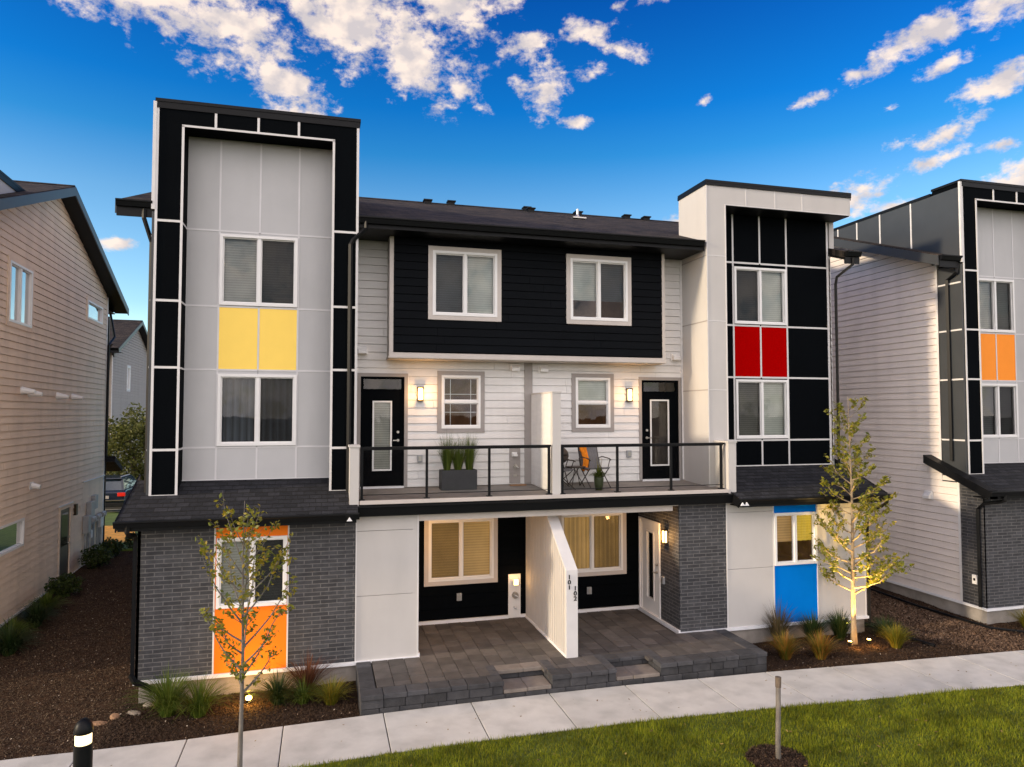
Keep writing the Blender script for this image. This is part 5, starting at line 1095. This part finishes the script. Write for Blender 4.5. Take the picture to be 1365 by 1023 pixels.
# ------------------------------------------------ BALCONY THINGS
M['planter']=mat('charcoal planter',(.028,.029,.032),.7,var=.15,vscale=5,bump=.2)
M['wicker']=mat('woven sling',(.13,.125,.13),.8,var=.2,vscale=30)
M['towel']=mat('orange towel',(.85,.26,.012),.95,var=.25,vscale=8,bump=.8,bscale=60)
M['pot']=mat('dark green pot',(.035,.048,.014),.5,var=.3,vscale=8)
M['bronze']=mat('bronze metal',(.045,.032,.025),.5,metal=.3)
zd=lambda y: 3.02+.04*y
r=empty('planter',(2.83,1.15,zd(1.15)),'charcoal rectangular planter on the balcony filled with three grasses','planter')
B=MB(); w,d,h=.385,.17,.42; t=.03
B.box(-w,w,d-t,d,0,h); B.box(-w,w,-d,-d+t,0,h); B.box(-w,-w+t,-d+t,d-t,0,h); B.box(w-t,w,-d+t,d-t,0,h); B.box(-w+t,w-t,-d+t,d-t,0,h-.05); B.build('box','planter',r)
for i,x in enumerate((-.24,.0,.25)):
    v,f=tuft_mesh(330,.92 if i!=1 else .80,.26,.008,.25,50+i,.07); o=np_mesh('potted_grass',v,f,M['g_green']); o.location=(2.83+x,1.15,zd(1.15)+h-.05)
    o['kind']='thing'; tag(o,['green potted grass at the left end of the balcony planter','green potted grass in the middle of the balcony planter','green potted grass at the right end of the balcony planter'][i],'potted grass','grasses in the planter')
def chair(x,y,rot,label,name='patio_chair'):
    r=empty(name,(x,y,zd(y)),label,'chair','patio chairs on the balcony',rot)
    # faces -Y locally
    for s in (-1,1):
        X=s*.25
        MB().tube([(X,-.26,0),(X,-.02,.22),(X,.2,.42)],.011,6).build('leg','bronze',r)
        MB().tube([(X*.96,.26,0),(X*.96,.02,.22),(X*.96,-.22,.43)],.011,6).build('leg','bronze',r)
        MB().tube([(X,.2,.42),(X,.27,.62),(X,.1,.66),(X*1.06,-.2,.63),(X*1.04,-.26,.60)],.013,6).build('armrest','bronze',r)
        MB().tube([(X*1.05,-.22,.62),(X,-.16,.44)],.010,6).build('arm_support','bronze',r)
    B=MB()
    n=8; P=[(-.24,.43),(-.1,.405),(.08,.40),(.2,.44)]
    for a,b in zip(P,P[1:]): B.hexa([(-.25,a[0],a[1]-.012),(.25,a[0],a[1]-.012),(.25,b[0],b[1]-.012),(-.25,b[0],b[1]-.012),(-.25,a[0],a[1]+.01),(.25,a[0],a[1]+.01),(.25,b[0],b[1]+.01),(-.25,b[0],b[1]+.01)])
    B.build('seat','wicker',r)
    B=MB(); P=[(.2,.44),(.25,.60),(.30,.74),(.33,.86)]
    for a,b in zip(P,P[1:]): B.hexa([(-.23,a[0]-.01,a[1]),(.23,a[0]-.01,a[1]),(.23,a[0]+.01,a[1]),(-.23,a[0]+.01,a[1]),(-.23,b[0]-.01,b[1]),(.23,b[0]-.01,b[1]),(.23,b[0]+.01,b[1]),(-.23,b[0]+.01,b[1])])
    B.build('backrest','wicker',r)
    for s in(-1,1): MB().tube([(s*.24,.2,.42),(s*.24,.34,.875)],.012,6).build('back_frame','bronze',r)
    return r
chair(5.90,.95,R(8),'grey sling patio chair facing forward on the right balcony')
chair(5.05,.80,R(84),'grey sling patio chair seen side on beside the balcony divider')
r=empty('side_table',(5.47,1.0,zd(1.0)),'small dark folding table between the two balcony chairs','table')
MB().lathe((0,0,.43),[(.22,0),(.225,.012),(.22,.024)],24).build('table_top','bronze',r)
for s in (-1,1):
    MB().tube([(s*.15,-.15,0),(-s*.02,.12,.43)],.010,6).build('leg','bronze',r); MB().tube([(s*.15,.15,0),(-s*.02,-.12,.43)],.010,6).build('leg','bronze',r)
r=empty('kettle_grill',(5.14,1.30,zd(1.30)),'dark round covered grill behind the left balcony chair','grill')
MB().lathe((0,0,.48),[(.10,0),(.20,.06),(.25,.15),(.255,.18)],20).build('bowl','bronze',r,smooth=True)
MB().lathe((0,0,.665),[(.255,0),(.24,.09),(.17,.17),(.06,.215),(.002,.22)],20).build('lid','bronze',r,smooth=True)
MB().box(-.06,.06,-.02,.02,.885,.93).build('handle','rock_tan',r)
for a in (0,2.1,4.2): MB().tube([(.12*math.cos(a),.12*math.sin(a),.52),(.26*math.cos(a),.26*math.sin(a),0)],.012,6).build('leg','bronze',r)
# towel draped over the chair arm side of the back
B=MB(); rg=random.Random(4); nu,nv=9,16; V=[]
for j in range(nv+1):
    t=j/nv
    for i in range(nu+1):
        u=i/nu-.5; wd=.17*(1-.25*math.sin(t*3)); x=u*wd+.05*t+.03*math.sin(t*4); z=.89-.54*t-.03*abs(u)+.02*math.sin(u*9)*t; y=-.02-.10*math.sin(math.pi*min(1,t*.6))+.022*math.sin(u*22+t*3)
        if t<.08: y+=.06*(1-t/.08); z=.89-.02*(1-t/.08)
        V.append((x,y,z))
o=MB(); o.v=V; o.f=[(j*(nu+1)+i,j*(nu+1)+i+1,(j+1)*(nu+1)+i+1,(j+1)*(nu+1)+i) for j in range(nv) for i in range(nu)]
o=o.build('towel','towel',smooth=True); s=o.modifiers.new('s','SOLIDIFY'); s.thickness=.012; o.location=(5.68,1.18,zd(1.1)); tag(o,'bright orange towel hanging over the left side of the forward facing chair','towel')
r=empty('potted_plant',(5.78,.42,zd(.42)),'dark green pot with a trailing green plant in front of the chairs','plant')
MB().lathe((0,0,0),[(.07,0),(.095,.12),(.105,.24),(.10,.30)],16).build('pot','pot',r,smooth=True)
v,f=tuft_mesh(190,.36,.24,.024,.75,91,.05); o=np_mesh('foliage',v,f,M['g_green'],parent=r); o.location=(0,0,.22)
v,f=tuft_mesh(14,.55,.12,.012,.15,92,.03); o=np_mesh('foliage',v,f,M['g_yellow'],parent=r); o.location=(0,0,.22)
o=MB().box(4.05,4.42,-1.42,-1.34,zd(1.4)+.005,zd(1.4)+.035).build('wood_offcut','rock_tan'); o['label']='short tan wood offcut on the left balcony floor by the wall board'; o['category']='wood'

# ------------------------------------------------ PARKED CAR (rear view, seen in the gap)
M['paint']=mat('navy car paint',(.012,.022,.04),.25,spec=.6)
M['car_glass']=mat('car glass',(.03,.05,.07),.08,spec=.8)
M['tail']=mat('tail lamp red',(.45,.01,.008),.3,emit=(1,.03,.01),estr=.25)
M['tyre']=mat('tyre rubber',(.012,.012,.012),.9); M['plate']=mat('number plate',(.6,.55,.5),.5)
def car(x,y,z):
    r=empty('parked_car',(x,y,z),'dark blue car parked across the street, seen from behind','car')
    B=MB(); Wd=.93
    prof=[(-2.35,.35),(-2.38,.62),(-2.32,.95),(-2.25,1.05),(-1.95,1.10),(1.0,1.06),(2.1,.95),(2.4,.75),(2.42,.35)]
    B.prism([(-Wd,a,b) for a,b in prof],(2*Wd,0,0)); o=B.build('body','paint',r,bevel=.08)
    B=MB(); lo=[(-.86,-2.15,1.04),(.86,-2.15,1.04),(.86,1.0,1.04),(-.86,1.0,1.04)]; hi=[(-.68,-1.75,1.62),(.68,-1.75,1.62),(.66,.1,1.60),(-.66,.1,1.60)]; B.hexa(lo+hi); B.build('cabin','car_glass',r,bevel=.03)
    B=MB(); B.hexa([(-.70,-1.92,1.575),(.70,-1.92,1.575),(.68,.15,1.575),(-.68,.15,1.575),(-.66,-1.88,1.64),(.66,-1.88,1.64),(.62,.05,1.63),(-.62,.05,1.63)]); B.build('roof','paint',r,bevel=.02)
    for s in (-1,1):
        MB().tube([(s*.63,-1.85,1.68),(s*.60,-.2,1.67)],.02,6).build('roof_rail','white',r)
        B=MB(); B.box(min(s*.62,s*.94),max(s*.62,s*.94),2.28,2.41,.80,.97); B.build('tail_light','tail',r,bevel=.02)
        B=MB(); B.hexa([(s*.80-.05,-2.17,1.05),(s*.80+.05,-2.17,1.05),(s*.80+.05,-2.0,1.05),(s*.80-.05,-2.0,1.05),(s*.66-.05,-1.84,1.58),(s*.66+.05,-1.84,1.58),(s*.66+.05,-1.7,1.58),(s*.66-.05,-1.7,1.58)]); B.build('rear_pillar','paint',r)
        for yy in (-1.45,1.45):
            w=empty0('wheel',(s*.84,yy,.34),r); MB().tube([(-.11,0,0),(.11,0,0)],.34,24).build('tyre','tyre',w); MB().tube([(-.115,0,0),(.115,0,0)],.21,16).build('rim','steel',w)
    MB().box(-.92,.92,2.36,2.44,.60,.635).build('bumper_strip','steel',r); MB().box(-.90,.90,2.30,2.42,.30,.50).build('bumper','tyre',r,bevel=.03); MB().box(-.26,.26,2.385,2.40,.70,.84).build('number_plate','plate',r)
def empty0(n,loc,p):
    o=bpy.data.objects.new(n,None); col.objects.link(o); o.location=loc; o.parent=p; return o
car(-9.97,25.75,-.045)
